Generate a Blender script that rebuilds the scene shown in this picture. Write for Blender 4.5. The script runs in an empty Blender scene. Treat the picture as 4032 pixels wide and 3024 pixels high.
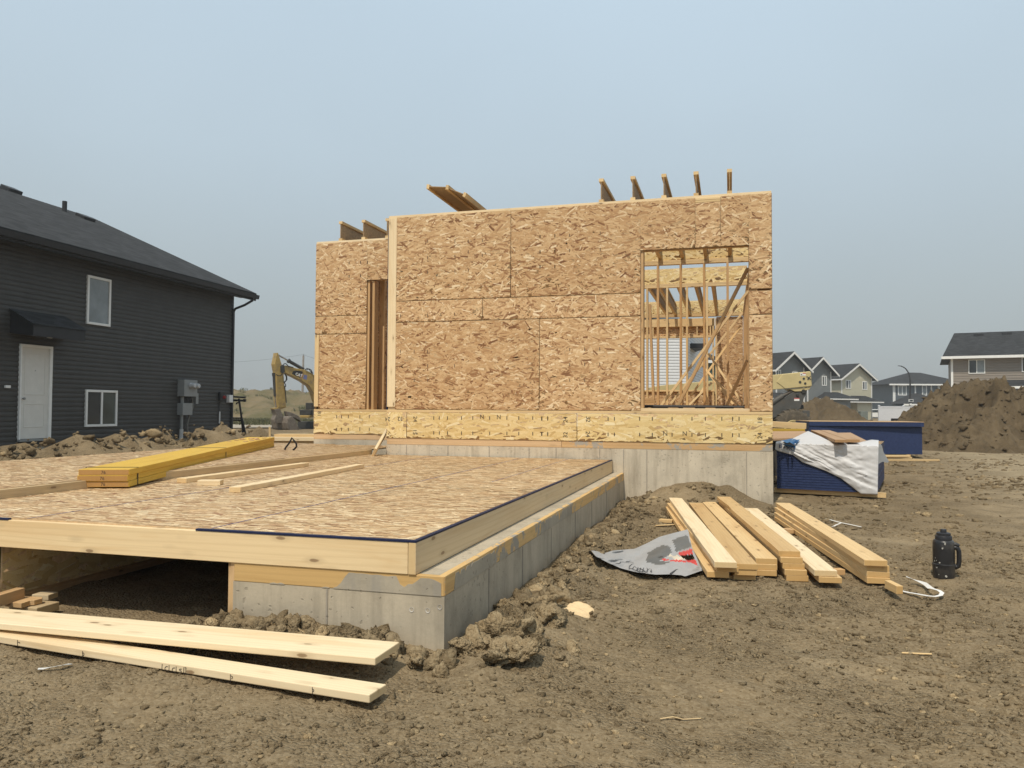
import bpy, bmesh, math, random
import numpy as np
from mathutils import Vector, Matrix
S = bpy.context.scene; HAZE = True
COL = S.collection
# ---------------------------------------------------------------- camera
F, PI_, RO, YA, EYE = 3065.78, .0329, .0057, .2737, 1.1      # focal length in pixels of a 4032 wide frame
fw = np.array([-math.sin(YA)*math.cos(PI_), math.cos(YA)*math.cos(PI_), math.sin(PI_)])
_r = np.array([math.cos(YA), math.sin(YA), 0.]); _u = np.cross(_r, fw)
RT = _r*math.cos(RO)+_u*math.sin(RO); UP = -_r*math.sin(RO)+_u*math.cos(RO)
CAM = np.array([0, 0, EYE])
cd = bpy.data.cameras.new('camera'); cam = bpy.data.objects.new('camera', cd); COL.objects.link(cam)
cd.sensor_width = 36; cd.lens = 36*F/4032; cd.clip_start = .05; cd.clip_end = 3000
cam.matrix_world = Matrix(((RT[0], UP[0], -fw[0], 0), (RT[1], UP[1], -fw[1], 0), (RT[2], UP[2], -fw[2], EYE), (0, 0, 0, 1)))
S.camera = cam
# ---------------------------------------------------------------- sky, sun, exposure
SUN = Vector((-.06, -.52, .85)).normalized()
W = bpy.data.worlds.new('World'); S.world = W; W.use_nodes = True
wn = W.node_tree; bg = wn.nodes['Background']
sky = wn.nodes.new('ShaderNodeTexSky'); sky.sky_type = 'NISHITA'; sky.sun_disc = False
sky.sun_elevation = math.asin(SUN.z); sky.sun_rotation = math.atan2(SUN.x, SUN.y)
sky.air_density = 1.0; sky.dust_density = 3.0; sky.ozone_density = 1.0
# smoke in the air: the blue is washed out by a grey veil that thickens towards the horizon
tc = wn.nodes.new('ShaderNodeTexCoord'); sp = wn.nodes.new('ShaderNodeSeparateXYZ'); rp = wn.nodes.new('ShaderNodeValToRGB')
mx = wn.nodes.new('ShaderNodeMix'); mx.data_type = 'RGBA'
wn.links.new(tc.outputs['Generated'], sp.inputs[0]); wn.links.new(sp.outputs['Z'], rp.inputs[0])
rp.color_ramp.elements[0].position = 0; rp.color_ramp.elements[0].color = (4.0, 4.3, 4.35, 1)
rp.color_ramp.elements[1].position = .9; rp.color_ramp.elements[1].color = (6.6, 7.5, 8.0, 1)
for _p, _c in ((.14, (4.75, 5.4, 5.6)), (.30, (5.55, 6.65, 7.35)), (.5, (6.0, 7.4, 8.5))):
    e = rp.color_ramp.elements.new(_p); e.color = _c+(1,)
mx.inputs[0].default_value = .86
sn = wn.nodes.new('ShaderNodeTexNoise'); sn.inputs['Scale'].default_value = 1.7; sn.inputs['Detail'].default_value = 3; sm2 = wn.nodes.new('ShaderNodeMapRange'); sm2.inputs['To Min'].default_value = .955; sm2.inputs['To Max'].default_value = 1.045; sm2.inputs['From Min'].default_value = .3; sm2.inputs['From Max'].default_value = .7
wn.links.new(tc.outputs['Generated'], sn.inputs['Vector']); wn.links.new(sn.outputs['Fac'], sm2.inputs[0])   # uneven smoke
wn.links.new(sky.outputs[0], mx.inputs[6]); wn.links.new(rp.outputs[0], mx.inputs[7]); vm = wn.nodes.new('ShaderNodeVectorMath'); vm.operation = 'SCALE'; wn.links.new(mx.outputs[2], vm.inputs[0]); wn.links.new(sm2.outputs[0], vm.inputs['Scale']); wn.links.new(vm.outputs[0], bg.inputs[0])
bg.inputs[1].default_value = .1
sl = bpy.data.lights.new('sun', 'SUN'); so = bpy.data.objects.new('sun', sl); COL.objects.link(so)
sl.energy = 3.3; sl.angle = math.radians(.6); sl.color = (1, .91, .765)
so.rotation_euler = (-SUN).to_track_quat('-Z', 'Y').to_euler(); so.location = (0, -20, 40)
S.view_settings.view_transform = 'Standard'; S.view_settings.look = 'None'; S.view_settings.exposure = 0.0; S.view_settings.gamma = 1
S.cycles.max_bounces = 6; S.cycles.diffuse_bounces = 4; S.cycles.volume_bounces = 0
# ---------------------------------------------------------------- reading places off the photograph (pixels of the 4032 frame)
CR = dict(A=(0, 650, 1.3824), B=(1200, 600, 1.327), C=(2100, 600, 1.327), D=(2950, 1250, 2.0444), E=(0, 1650, 1.5085), F=(1200, 1700, 1.58),
          G=(2250, 1850, 1.3825), H=(2450, 930, 2.3036), I=(3000, 1300, 3.6867), J=(3550, 1250, 3.529), K=(3020, 1650, 3.16), L=(880, 1350, 3.857),
          M=(600, 1450, 5.0275), N=(0, 2200, 4.424), O=(300, 1780, 3.6867), Q=(3600, 2000, 4.146), S=(1200, 2400, 4.148), T=(0, 2350, 4.424),
          U=(2300, 2050, 4.424), V=(1800, 2250, 4.148), X=(0, 0, 1), Y=(0, 0, .5486))
def px(k, x, y):
    a, b, s = CR[k]; return (a+x/s, b+y/s)
def ray(p): return fw+RT*(p[0]-2016)/F-UP*(p[1]-1512)/F
def gz(k, x, y, z): d = ray(px(k, x, y)); return Vector(CAM+d*(z-EYE)/d[2])
def gy(k, x, y, Y): d = ray(px(k, x, y)); return Vector(CAM+d*Y/d[1])
def gx(k, x, y, X): d = ray(px(k, x, y)); return Vector(CAM+d*X/d[0])
def gd(k, x, y, D): return Vector(CAM+ray(px(k, x, y))*D)
def gp(k, x, y, p0, n):
    d = ray(px(k, x, y)); n = np.array(n, float); return Vector(CAM+d*(np.dot(np.array(p0)-CAM, n)/np.dot(d, n)))
# ---------------------------------------------------------------- objects
def tag(o, label=None, cat=None, group=None, kind=None):
    if label: o['label'] = label
    if cat: o['category'] = cat
    if group: o['group'] = group
    if kind: o['kind'] = kind
    return o
def thing(name, loc, label, cat, group=None):
    o = bpy.data.objects.new(name, None); COL.objects.link(o); o.location = loc; o.empty_display_size = .2
    return tag(o, label, cat, group)
def wloc(o):
    v = Vector((0, 0, 0))
    while o: v += o.location; o = o.parent
    return v
def link(name, me, m, parent=None, mats=None, smooth=False):
    o = bpy.data.objects.new(name, me); COL.objects.link(o)
    for q in (mats or [m]): me.materials.append(q)
    if parent:
        o.parent = parent; o.location = -wloc(parent)
    if smooth: me.polygons.foreach_set('use_smooth', [True]*len(me.polygons))
    return o
def fastmesh(name, v, quads):
    me = bpy.data.meshes.new(name); v = np.asarray(v, np.float32); q = np.asarray(quads, np.int32)
    me.vertices.add(len(v)); me.vertices.foreach_set('co', v.ravel())
    k = q.shape[1]; me.loops.add(q.size); me.loops.foreach_set('vertex_index', q.ravel())
    me.polygons.add(len(q)); me.polygons.foreach_set('loop_start', np.arange(len(q), dtype=np.int32)*k)
    me.polygons.foreach_set('loop_total', np.full(len(q), k, np.int32)); me.update(calc_edges=True); return me
class MB:
    def __init__(s): s.v = []; s.f = []; s.mi = []; s.cur = 0
    def add(s, vs, fs):
        b = len(s.v); s.v += [tuple(q) for q in vs]; s.f += [tuple(i+b for i in f) for f in fs]; s.mi += [s.cur]*len(fs); return s
    def box(s, a, b):
        (x0, y0, z0), (x1, y1, z1) = a, b
        return s.add([(x0, y0, z0), (x1, y0, z0), (x1, y1, z0), (x0, y1, z0), (x0, y0, z1), (x1, y0, z1), (x1, y1, z1), (x0, y1, z1)],
                     [(0, 3, 2, 1), (4, 5, 6, 7), (0, 1, 5, 4), (1, 2, 6, 5), (2, 3, 7, 6), (3, 0, 4, 7)])
    def obox(s, o, u, v, w):      # corner + three edge vectors
        o, u, v, w = map(Vector, (o, u, v, w))
        if u.cross(v).dot(w) < 0: o = o+w; w = -w
        return s.add([o, o+u, o+u+v, o+v, o+w, o+u+w, o+u+v+w, o+v+w], [(0, 3, 2, 1), (4, 5, 6, 7), (0, 1, 5, 4), (1, 2, 6, 5), (2, 3, 7, 6), (3, 0, 4, 7)])
    def prism(s, pts, ex):        # polygon pushed along ex
        pts = [Vector(p) for p in pts]; ex = Vector(ex); n = len(pts)
        nr = sum(((pts[i]-pts[0]).cross(pts[(i+1) % n]-pts[0]) for i in range(n)), Vector())
        if nr.dot(ex) > 0: pts = pts[::-1]
        return s.add(pts+[p+ex for p in pts], [tuple(range(n)), tuple(range(2*n-1, n-1, -1))]+[((i+1) % n, i, n+i, n+(i+1) % n) for i in range(n)])
    def tube(s, pts, r, n=10, cap=True):
        pts = [Vector(p) for p in pts]; rs = r if isinstance(r, (list, tuple)) else [r]*len(pts); vs = []; fs = []
        t0 = (pts[1]-pts[0]).normalized(); a = t0.orthogonal().normalized()
        for i, p in enumerate(pts):
            t = (pts[min(i+1, len(pts)-1)]-pts[max(i-1, 0)]).normalized(); a = (a-t*a.dot(t)).normalized(); b = t.cross(a)
            vs += [p+(a*math.cos(2*math.pi*j/n)+b*math.sin(2*math.pi*j/n))*rs[i] for j in range(n)]
        for i in range(len(pts)-1):
            fs += [(i*n+j, i*n+(j+1) % n, (i+1)*n+(j+1) % n, (i+1)*n+j) for j in range(n)]
        if cap: fs += [tuple(range(n-1, -1, -1)), tuple((len(pts)-1)*n+j for j in range(n))]
        return s.add(vs, fs)
    def lathe(s, c, prof, n=28, ax=(0, 0, 1)):
        ax = Vector(ax).normalized(); a = ax.orthogonal().normalized(); b = ax.cross(a); c = Vector(c); vs = []; fs = []
        for r, h in prof: vs += [c+ax*h+(a*math.cos(2*math.pi*j/n)+b*math.sin(2*math.pi*j/n))*r for j in range(n)]
        for i in range(len(prof)-1): fs += [(i*n+j, i*n+(j+1) % n, (i+1)*n+(j+1) % n, (i+1)*n+j) for j in range(n)]
        fs += [tuple(range(n-1, -1, -1)), tuple((len(prof)-1)*n+j for j in range(n))]
        return s.add(vs, fs)
    def build(s, name, m, parent=None, smooth=False, bevel=0, mats=None):
        me = bpy.data.meshes.new(name); me.from_pydata(s.v, [], s.f); me.update()
        o = link(name, me, m, parent, mats, smooth)
        if mats: me.polygons.foreach_set('material_index', s.mi)
        if bevel:
            b = o.modifiers.new('bevel', 'BEVEL'); b.width = bevel; b.segments = 2; b.limit_method = 'ANGLE'
        if smooth and not bevel: me.set_sharp_from_angle(angle=math.radians(38))
        return o
def board(name, a, b, w, t, side, m, parent=None, bevel=.003, wob=0):
    """one sawn board from end centre a to end centre b, own axes so that the grain runs along it"""
    a, b = Vector(a), Vector(b); X = (b-a); L = X.length; X.normalize(); Y = Vector(side); Y = (Y-X*Y.dot(X)).normalized(); Z = X.cross(Y)
    n = max(2, int(L/.25)) if wob else 2; rnd = random.Random(hash((round(a.x, 3), round(b.y, 3), round(a.z, 3))) & 0xffff); mb = MB(); vs = []; fs = []
    for i in range(n):
        x = -L/2+L*i/(n-1); d0 = rnd.uniform(0, wob) if 0 < i < n-1 and rnd.random() < .3 else 0
        vs += [(x, -w/2+d0, -t/2), (x, w/2, -t/2), (x, w/2, t/2), (x, -w/2+d0*1.6, t/2)]
    for i in range(n-1):
        k = i*4; fs += [(k+j, k+4+j, k+4+(j+1) % 4, k+(j+1) % 4) for j in range(4)]
    fs += [(0, 1, 2, 3), tuple(4*(n-1)+j for j in (3, 2, 1, 0))]
    fs = [tuple(reversed(f)) for f in fs]
    me = bpy.data.meshes.new(name); me.from_pydata(vs, [], fs); me.update(); me.materials.append(m)
    o = bpy.data.objects.new(name, me); COL.objects.link(o); c = (a+b)/2
    M = Matrix(((X.x, Y.x, Z.x, c.x), (X.y, Y.y, Z.y, c.y), (X.z, Y.z, Z.z, c.z), (0, 0, 0, 1)))
    if parent: o.parent = parent; M = Matrix.Translation(-wloc(parent)) @ M
    o.matrix_basis = M
    if bevel: bm = o.modifiers.new('bevel', 'BEVEL'); bm.width = bevel; bm.segments = 2
    return o
def text(name, body, size, o, right, up, m, parent=None, depth=.002, bold=0):
    cu = bpy.data.curves.new(name, 'FONT'); cu.body = body; cu.size = size; cu.extrude = depth; cu.offset = bold; cu.resolution_u = 3
    t = bpy.data.objects.new(name, cu); me = bpy.data.meshes.new_from_object(t); bpy.data.objects.remove(t)
    r = Vector(right).normalized(); u = Vector(up); u = (u-r*u.dot(r)).normalized(); n = r.cross(u); o = Vector(o)
    me.transform(Matrix(((r.x, u.x, n.x, o.x), (r.y, u.y, n.y, o.y), (r.z, u.z, n.z, o.z), (0, 0, 0, 1))))
    return link(name, me, m, parent)
# ---------------------------------------------------------------- noise for shapes
def vnoise(x, y, seed=0):
    x = np.asarray(x, float); y = np.asarray(y, float); xi = np.floor(x).astype(np.int64); yi = np.floor(y).astype(np.int64)
    def h(a, b):
        n = (a*374761393+b*668265263+seed*1442695041) & 0x7fffffff; n = ((n ^ (n >> 13))*1274126177) & 0x7fffffff; return ((n ^ (n >> 16)) & 0xffff)/65535.
    fx = x-xi; fy = y-yi; fx = fx*fx*(3-2*fx); fy = fy*fy*(3-2*fy)
    return (h(xi, yi)*(1-fx)+h(xi+1, yi)*fx)*(1-fy)+(h(xi, yi+1)*(1-fx)+h(xi+1, yi+1)*fx)*fy-.5
def fbm(x, y, o=4, seed=0, g=.5):
    t = 0; a = 1
    for i in range(o): t = t+a*vnoise(x*2**i, y*2**i, seed+i*7); a *= g
    return t
# ---------------------------------------------------------------- materials
class NT:
    def __init__(s, name):
        s.m = bpy.data.materials.new(name); s.m.use_nodes = True; s.t = s.m.node_tree; s.b = s.t.nodes['Principled BSDF']
    def n(s, t, **k):
        nd = s.t.nodes.new('ShaderNode'+t)
        for a, v in k.items():
            if a.startswith('i_'): nd.inputs[a[2:].replace('_', ' ')].default_value = v
            else: setattr(nd, a, v)
        return nd
    def l(s, a, b): s.t.links.new(a, b)
    def coord(s, kind='Object', scale=(1, 1, 1), rot=(0, 0, 0), rand=True):
        tc = s.n('TexCoord'); mp = s.n('Mapping'); mp.inputs['Scale'].default_value = scale; mp.inputs['Rotation'].default_value = rot
        src = tc.outputs[kind]
        if rand:
            oi = s.n('ObjectInfo'); ad = s.n('VectorMath', operation='MULTIPLY_ADD'); ad.inputs[1].default_value = (37, 17, 23)
            cb = s.n('CombineXYZ'); [s.l(oi.outputs['Random'], cb.inputs[i]) for i in range(3)]
            s.l(cb.outputs[0], ad.inputs[0]); s.l(src, ad.inputs[2]); src = ad.outputs[0]
        s.l(src, mp.inputs[0]); return mp.outputs[0]
    def noise(s, v, scale, detail=4, rough=.55, dist=0):
        nd = s.n('TexNoise'); nd.inputs['Scale'].default_value = scale; nd.inputs['Detail'].default_value = detail; nd.inputs['Roughness'].default_value = rough
        nd.inputs['Distortion'].default_value = dist; s.l(v, nd.inputs['Vector']); return nd.outputs['Fac']
    def ramp(s, f, stops):
        r = s.n('ValToRGB'); el = r.color_ramp.elements
        while len(el) < len(stops): el.new(.5)
        for e, (p, c) in zip(el, stops): e.position = p; e.color = tuple(c)+(1,) if len(c) == 3 else c
        s.l(f, r.inputs[0]); return r.outputs[0]
    def mix(s, f, a, b, mode='MIX'):
        m = s.n('Mix', data_type='RGBA', blend_type=mode)
        for sock, v in ((m.inputs[0], f), (m.inputs[6], a), (m.inputs[7], b)):
            if hasattr(v, 'is_output'): s.l(v, sock)
            else: sock.default_value = v if isinstance(v, (int, float)) else (tuple(v)+(1,))
        return m.outputs[2]
    def bump(s, h, strength=.5, dist=.01, prev=None):
        b = s.n('Bump'); b.inputs['Strength'].default_value = strength; b.inputs['Distance'].default_value = dist; s.l(h, b.inputs['Height'])
        if prev: s.l(prev, b.inputs['Normal'])
        return b.outputs[0]
    def out(s, col, rough=.8, nrm=None, spec=.3, metal=0):
        if hasattr(col, 'is_output'): s.l(col, s.b.inputs['Base Color'])
        else: s.b.inputs['Base Color'].default_value = tuple(col)+(1,)
        s.b.inputs['Roughness'].default_value = rough; s.b.inputs['Specular IOR Level'].default_value = spec; s.b.inputs['Metallic'].default_value = metal
        if nrm: s.l(nrm, s.b.inputs['Normal'])
        return s.m
def m_plain(name, c, rough=.6, var=.12, scale=6, bump=.1, spec=.3, metal=0, dirt=None):
    t = NT(name); v = t.coord(); f = t.noise(v, scale, 5); lo = tuple(x*(1-var) for x in c); hi = tuple(min(1, x*(1+var)) for x in c)
    col = t.ramp(f, [(.3, lo), (.7, hi)])
    if dirt: g = t.ramp(t.noise(v, scale*.7, 6, .65), [(.5, (0, 0, 0)), (.68, (1, 1, 1))]); col = t.mix(g, col, dirt)
    return t.out(col, rough, t.bump(t.noise(v, scale*8, 3), bump, .004), spec, metal)
def m_wood(name, light, dark, knot=(.16, .08, .035), knots=.05, weather=None, ends=True):
    """sawn softwood: grain along local X, growth-ring figure, a few knots, duller end grain"""
    t = NT(name); v0 = t.coord(); oi = t.n('ObjectInfo')
    mp = t.n('Mapping'); mp.inputs['Scale'].default_value = (.55, 7, 7); t.l(v0, mp.inputs[0]); g1 = t.noise(mp.outputs[0], 1.6, 5, .6, .6)
    mp2 = t.n('Mapping'); mp2.inputs['Scale'].default_value = (1.2, 60, 60); t.l(v0, mp2.inputs[0]); g2 = t.noise(mp2.outputs[0], 2.2, 3)
    wv = t.n('TexWave', wave_type='BANDS', bands_direction='Y'); wv.inputs['Scale'].default_value = 1.6; wv.inputs['Distortion'].default_value = 14; wv.inputs['Detail'].default_value = 2
    wv.inputs['Detail Scale'].default_value = .35; t.l(mp.outputs[0], wv.inputs[0])
    col = t.ramp(g1, [(.25, dark), (.5, light), (.8, tuple(min(1, c*1.06) for c in light))])
    col = t.mix(t.ramp(wv.outputs['Fac'], [(.6, (0, 0, 0)), (1, (.16, .16, .16))]), col, tuple(c*.72 for c in dark))
    col = t.mix(t.ramp(g2, [(.45, (.0,)*3), (.8, (.25,)*3)]), col, tuple(c*.85 for c in dark))
    tint = t.ramp(oi.outputs['Random'], [(0, (.80, .74, .66)), (.35, (.98, .95, .90)), (.7, (1.02, 1.01, 1.0)), (1, (.97, .88, .74))]); col = t.mix(1.0, col, tint, 'MULTIPLY')
    mp3 = t.n('Mapping'); mp3.inputs['Scale'].default_value = (4.0, 12, 12); t.l(v0, mp3.inputs[0])
    vo = t.n('TexVoronoi'); vo.inputs['Scale'].default_value = 1.0; vo.inputs['Randomness'].default_value = 1; t.l(mp3.outputs[0], vo.inputs['Vector'])
    nz = t.n('Math', operation='ADD'); t.l(vo.outputs['Distance'], nz.inputs[0]); ns = t.noise(v0, 30, 2); ml = t.n('Math', operation='MULTIPLY'); ml.inputs[1].default_value = .06; t.l(ns, ml.inputs[0]); t.l(ml.outputs[0], nz.inputs[1])
    kf = t.ramp(nz.outputs[0], [(knots*.8, (.95,)*3), (knots, (.75,)*3), (knots+.02, (0,)*3)]); col = t.mix(kf, col, knot)
    halo = t.ramp(nz.outputs[0], [(knots+.04, (.4,)*3), (knots+.2, (0,)*3)]); col = t.mix(halo, col, tuple(c*.7 for c in dark))
    if ends:
        nc = t.n('TexCoord'); sx_ = t.n('SeparateXYZ'); t.l(nc.outputs['Normal'], sx_.inputs[0]); ab = t.n('Math', operation='ABSOLUTE'); t.l(sx_.outputs['X'], ab.inputs[0]); col = t.mix(t.ramp(ab.outputs[0], [(.9, (0,)*3), (.95, (.8,)*3)]), col, (light[0]*.80, light[1]*.68, light[2]*.50))
    if weather: col = t.mix(t.ramp(t.noise(v0, 5.5, 7, .7), [(.53, (0,)*3), (.57, (1,)*3)]), col, weather)
    return t.out(col, .62, t.bump(g2, .18, .002), .25)
def m_flake(name, stops):
    """oriented strand board: every strand is its own sliver of wood and takes its own tone"""
    t = NT(name); ge = t.n('NewGeometry'); v = t.coord('Object', (1, 1, 1), rand=False); fine = t.noise(v, 160, 3)
    col = t.ramp(ge.outputs['Random Per Island'], stops)
    col = t.mix(t.ramp(fine, [(.4, (0,)*3), (.75, (.30,)*3)]), col, (.30, .18, .09)); oi = t.n('ObjectInfo'); col = t.mix(1.0, col, t.ramp(oi.outputs['Random'], [(0, (.93, .90, .87)), (.5, (1.0, .995, .985)), (1, (1.04, 1.04, 1.05))]), 'MULTIPLY')
    return t.out(col, .6, t.bump(fine, .25, .002), .25)
def m_concrete(name, base, streak=(.30, .28, .25), pits=-.32):
    t = NT(name); v = t.coord('Object', rand=False); f = t.noise(v, 2.6, 8, .66); col = t.ramp(f, [(.30, tuple(c*.70 for c in base)), (.48, base), (.68, tuple(c*1.16 for c in base))])
    ms = t.n('Mapping'); ms.inputs['Scale'].default_value = (9, 9, .8); t.l(v, ms.inputs[0]); st = t.noise(ms.outputs[0], 1.1, 5, .7)
    col = t.mix(t.ramp(st, [(.5, (0,)*3), (.72, (.65,)*3)]), col, streak)
    vo = t.n('TexVoronoi'); vo.inputs['Scale'].default_value = 23; dv = t.n('VectorMath', operation='MULTIPLY_ADD'); nn_ = t.n('TexNoise'); nn_.inputs['Scale'].default_value = 14; nn_.inputs['Detail'].default_value = 3; t.l(v, nn_.inputs['Vector']); dv.inputs[1].default_value = (.06, .06, .06); t.l(nn_.outputs['Color'], dv.inputs[0]); t.l(v, dv.inputs[2]); t.l(dv.outputs[0], vo.inputs['Vector']); msk = t.noise(v, 1.6, 3)
    sb = t.n('Math', operation='SUBTRACT'); t.l(vo.outputs['Distance'], sb.inputs[0]); mm = t.n('Math', operation='MULTIPLY_ADD'); mm.inputs[1].default_value = .75; mm.inputs[2].default_value = pits; t.l(msk, mm.inputs[0]); t.l(mm.outputs[0], sb.inputs[1])
    pit = t.ramp(sb.outputs[0], [(.04, (.7,)*3), (.09, (0,)*3)]); col = t.mix(pit, col, tuple(c*.68 for c in base))
    fine = t.noise(v, 55, 5, .7); col = t.mix(t.ramp(fine, [(.42, (0,)*3), (.8, (.25,)*3)]), col, tuple(c*.6 for c in base))
    n1 = t.bump(fine, .22, .004); n2 = t.bump(pit, .5, -.006, n1); return t.out(col, .88, n2, .2)
def m_soil(name, a, b, c, d=(.30, .25, .17), bs=.5, track=None, island=False):
    t = NT(name); v = t.coord('Object', rand=False); f = t.noise(v, .75, 7, .66); g = t.noise(v, 5, 6, .65); h = t.noise(v, 38, 4, .7)
    col = t.ramp(f, [(.3, a), (.55, b), (.75, c)])
    if track:
        sx_ = t.n('SeparateXYZ'); t.l(v, sx_.inputs[0]); ma = t.n('Math', operation='MULTIPLY_ADD'); ma.inputs[1].default_value = -.17; t.l(sx_.outputs['Y'], ma.inputs[0]); t.l(sx_.outputs['X'], ma.inputs[2]); mb_ = t.n('Math', operation='MULTIPLY_ADD'); mb_.inputs[1].default_value = 1.5; t.l(t.noise(v, 1.3, 5, .65), mb_.inputs[0]); t.l(ma.outputs[0], mb_.inputs[2])
        mc = t.n('MapRange'); mc.inputs['From Min'].default_value = 1.4; mc.inputs['From Max'].default_value = 3.0; mc.inputs['To Max'].default_value = .75; t.l(mb_.outputs[0], mc.inputs[0]); col = t.mix(mc.outputs[0], col, track)
    col = t.mix(t.ramp(g, [(.45, (0,)*3), (.72, (.7,)*3)]), col, tuple(x*.62 for x in b))
    col = t.mix(t.ramp(h, [(.5, (0,)*3), (.8, (.55,)*3)]), col, d)
    vo = t.n('TexVoronoi'); vo.inputs['Scale'].default_value = 75; t.l(v, vo.inputs['Vector']); vl = t.n('Separate_Color' if 0 else 'SeparateColor'); t.l(vo.outputs['Color'], vl.inputs[0]); col = t.mix(t.ramp(vl.outputs[0], [(.3, (0,)*3), (1, (.45,)*3)]), col, d)
    if island: col = t.mix(.85, col, t.ramp(t.n('NewGeometry').outputs['Random Per Island'], [(0, (.62, .60, .58)), (.6, (1, 1, 1)), (.9, (1.25, 1.25, 1.25)), (1, (1.9, 1.85, 1.75))]), 'MULTIPLY')
    mk_ = t.n('MapRange'); mk_.inputs['From Min'].default_value = .38; mk_.inputs['From Max'].default_value = .58; mk_.inputs['To Min'].default_value = .12; t.l(t.noise(v, 1.7, 4), mk_.inputs[0]); pr_ = t.n('Math', operation='MULTIPLY'); t.l(vo.outputs['Distance'], pr_.inputs[0]); t.l(mk_.outputs[0], pr_.inputs[1])
    n1 = t.bump(pr_.outputs[0], bs, -.014); n2 = t.bump(g, bs, .03, n1); n3 = t.bump(h, bs, .008, n2); return t.out(col, .95, n3, .1)
def m_shingle(name, base):
    t = NT(name); v = t.coord('Generated', rand=False); vo = t.coord('Object', rand=False); f = t.noise(vo, 2.2, 4); g = t.noise(vo, 45, 3, .7)
    ms = t.n('Mapping'); ms.inputs['Scale'].default_value = (.9, .9, 7); t.l(vo, ms.inputs[0]); st = t.noise(ms.outputs[0], 2.4, 2)
    col = t.ramp(f, [(.3, tuple(c*.8 for c in base)), (.7, tuple(c*1.2 for c in base))]); col = t.mix(t.ramp(g, [(.4, (0,)*3), (.7, (.5,)*3)]), col, tuple(c*1.7 for c in base))
    col = t.mix(t.ramp(st, [(.45, (0,)*3), (.6, (.45,)*3)]), col, tuple(c*.6 for c in base)); mq = t.n('Mapping'); mq.inputs['Scale'].default_value = (3.2, 3.2, 18); t.l(vo, mq.inputs[0]); vq = t.n('TexVoronoi'); vq.inputs['Scale'].default_value = 1; vq.inputs['Randomness'].default_value = .5; t.l(mq.outputs[0], vq.inputs['Vector']); sq = t.n('SeparateColor'); t.l(vq.outputs['Color'], sq.inputs[0]); col = t.mix(1.0, col, t.ramp(sq.outputs[0], [(0, (.7, .7, .7)), (1, (1.35, 1.35, 1.35))]), 'MULTIPLY'); return t.out(col, .9, t.bump(g, .4, .006), .2)
def m_glass(name, c=(.03, .035, .038), rough=.06):
    t = NT(name); v = t.coord(); f = t.noise(v, 1.4, 3); return t.out(t.ramp(f, [(.35, c), (.7, tuple(min(1, x*1.7) for x in c))]), rough, None, .55)
PINE = m_wood('pine', (.78, .655, .45), (.68, .51, .30), knots=.125)
STUD = m_wood('stud_lumber', (.60, .41, .22), (.44, .27, .13), knots=.12)
PALE = m_wood('pale_stud_lumber', (.72, .55, .31), (.60, .44, .25), knots=.12)
SPRUCE = m_wood('stacked_spruce', (.68, .495, .26), (.565, .37, .175), knots=.13)
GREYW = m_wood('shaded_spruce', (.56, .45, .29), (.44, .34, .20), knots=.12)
PLATE = m_wood('foundation_plate', (.64, .46, .28), (.54, .36, .19), knots=.12)
SMEAR = m_wood('cement_smeared_plate', (.66, .45, .20), (.54, .33, .13), knots=.03, weather=(.34, .31, .26))
LVL = m_wood('yellow_laminated_beam', (.62, .43, .075), (.50, .31, .04), knots=.012)
LVLEND = m_wood('laminated_end_grain', (.50, .32, .14), (.34, .20, .08), knots=.0)
OSB_B = m_plain('strand_board_core', (.50, .34, .185), .75, .2, 40)
OSB = m_flake('strand_board_wall', [(0, (.18, .08, .035)), (.08, (.32, .17, .08)), (.22, (.49, .30, .15)), (.55, (.60, .40, .212)), (.86, (.68, .485, .275)), (.945, (.77, .60, .38)), (1, (.85, .70, .48))])
OSBY = m_flake('strand_board_rim', [(0, (.50, .33, .13)), (.06, (.66, .48, .21)), (.5, (.77, .595, .29)), (.85, (.82, .66, .36)), (1, (.87, .75, .48))])
OSBD = m_flake('strand_board_deck', [(0, (.25, .12, .055)), (.12, (.42, .25, .125)), (.4, (.56, .38, .20)), (.75, (.66, .48, .275)), (1, (.80, .65, .42))])
CONC = m_concrete('concrete', (.46, .405, .315)); CONCD = m_concrete('near_concrete', (.45, .39, .295), (.29, .25, .19))
NAVYT = m_plain('navy_tape_and_shadow', (.010, .016, .055), .55); CHALK = m_plain('blue_chalk', (.09, .11, .30), .9)
INK = m_plain('black_ink', (.05, .04, .035), .8); GREYINK = m_plain('faded_ink', (.16, .11, .07), .9)
SOIL = m_soil('bare_clay', (.166, .121, .068), (.216, .160, .093), (.335, .265, .168), (.33, .262, .168), 1.0, (.37, .298, .193))
SOILD = m_soil('piled_clay', (.088, .063, .037), (.12, .088, .052), (.165, .125, .077), (.17, .13, .08), 1.0)
CLOD = m_soil('clay_clods', (.165, .121, .069), (.206, .153, .089), (.265, .206, .127), (.33, .264, .165), 1.0, island=True)
WHITE = m_plain('white_trim', (.78, .78, .76), .45, .04); DOORW = m_plain('door_paint', (.66, .65, .61), .5, .04)
DSID = m_plain('charcoal_siding', (.054, .051, .047), .55, .12, 3, .05); DTRIM = m_plain('black_trim', (.022, .023, .026), .5, .1)
SHIN = m_shingle('charcoal_shingles', (.030, .031, .033)); GLASS = m_glass('window_glass'); BLIND = m_glass('blind_behind_glass', (.16, .18, .19), .2)
GALV = m_plain('grey_meter_steel', (.25, .26, .26), .45, .06, 5, .03, .4); BLACK = m_plain('black_steel', (.02, .018, .018), .45, .2, 5, .05)
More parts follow.
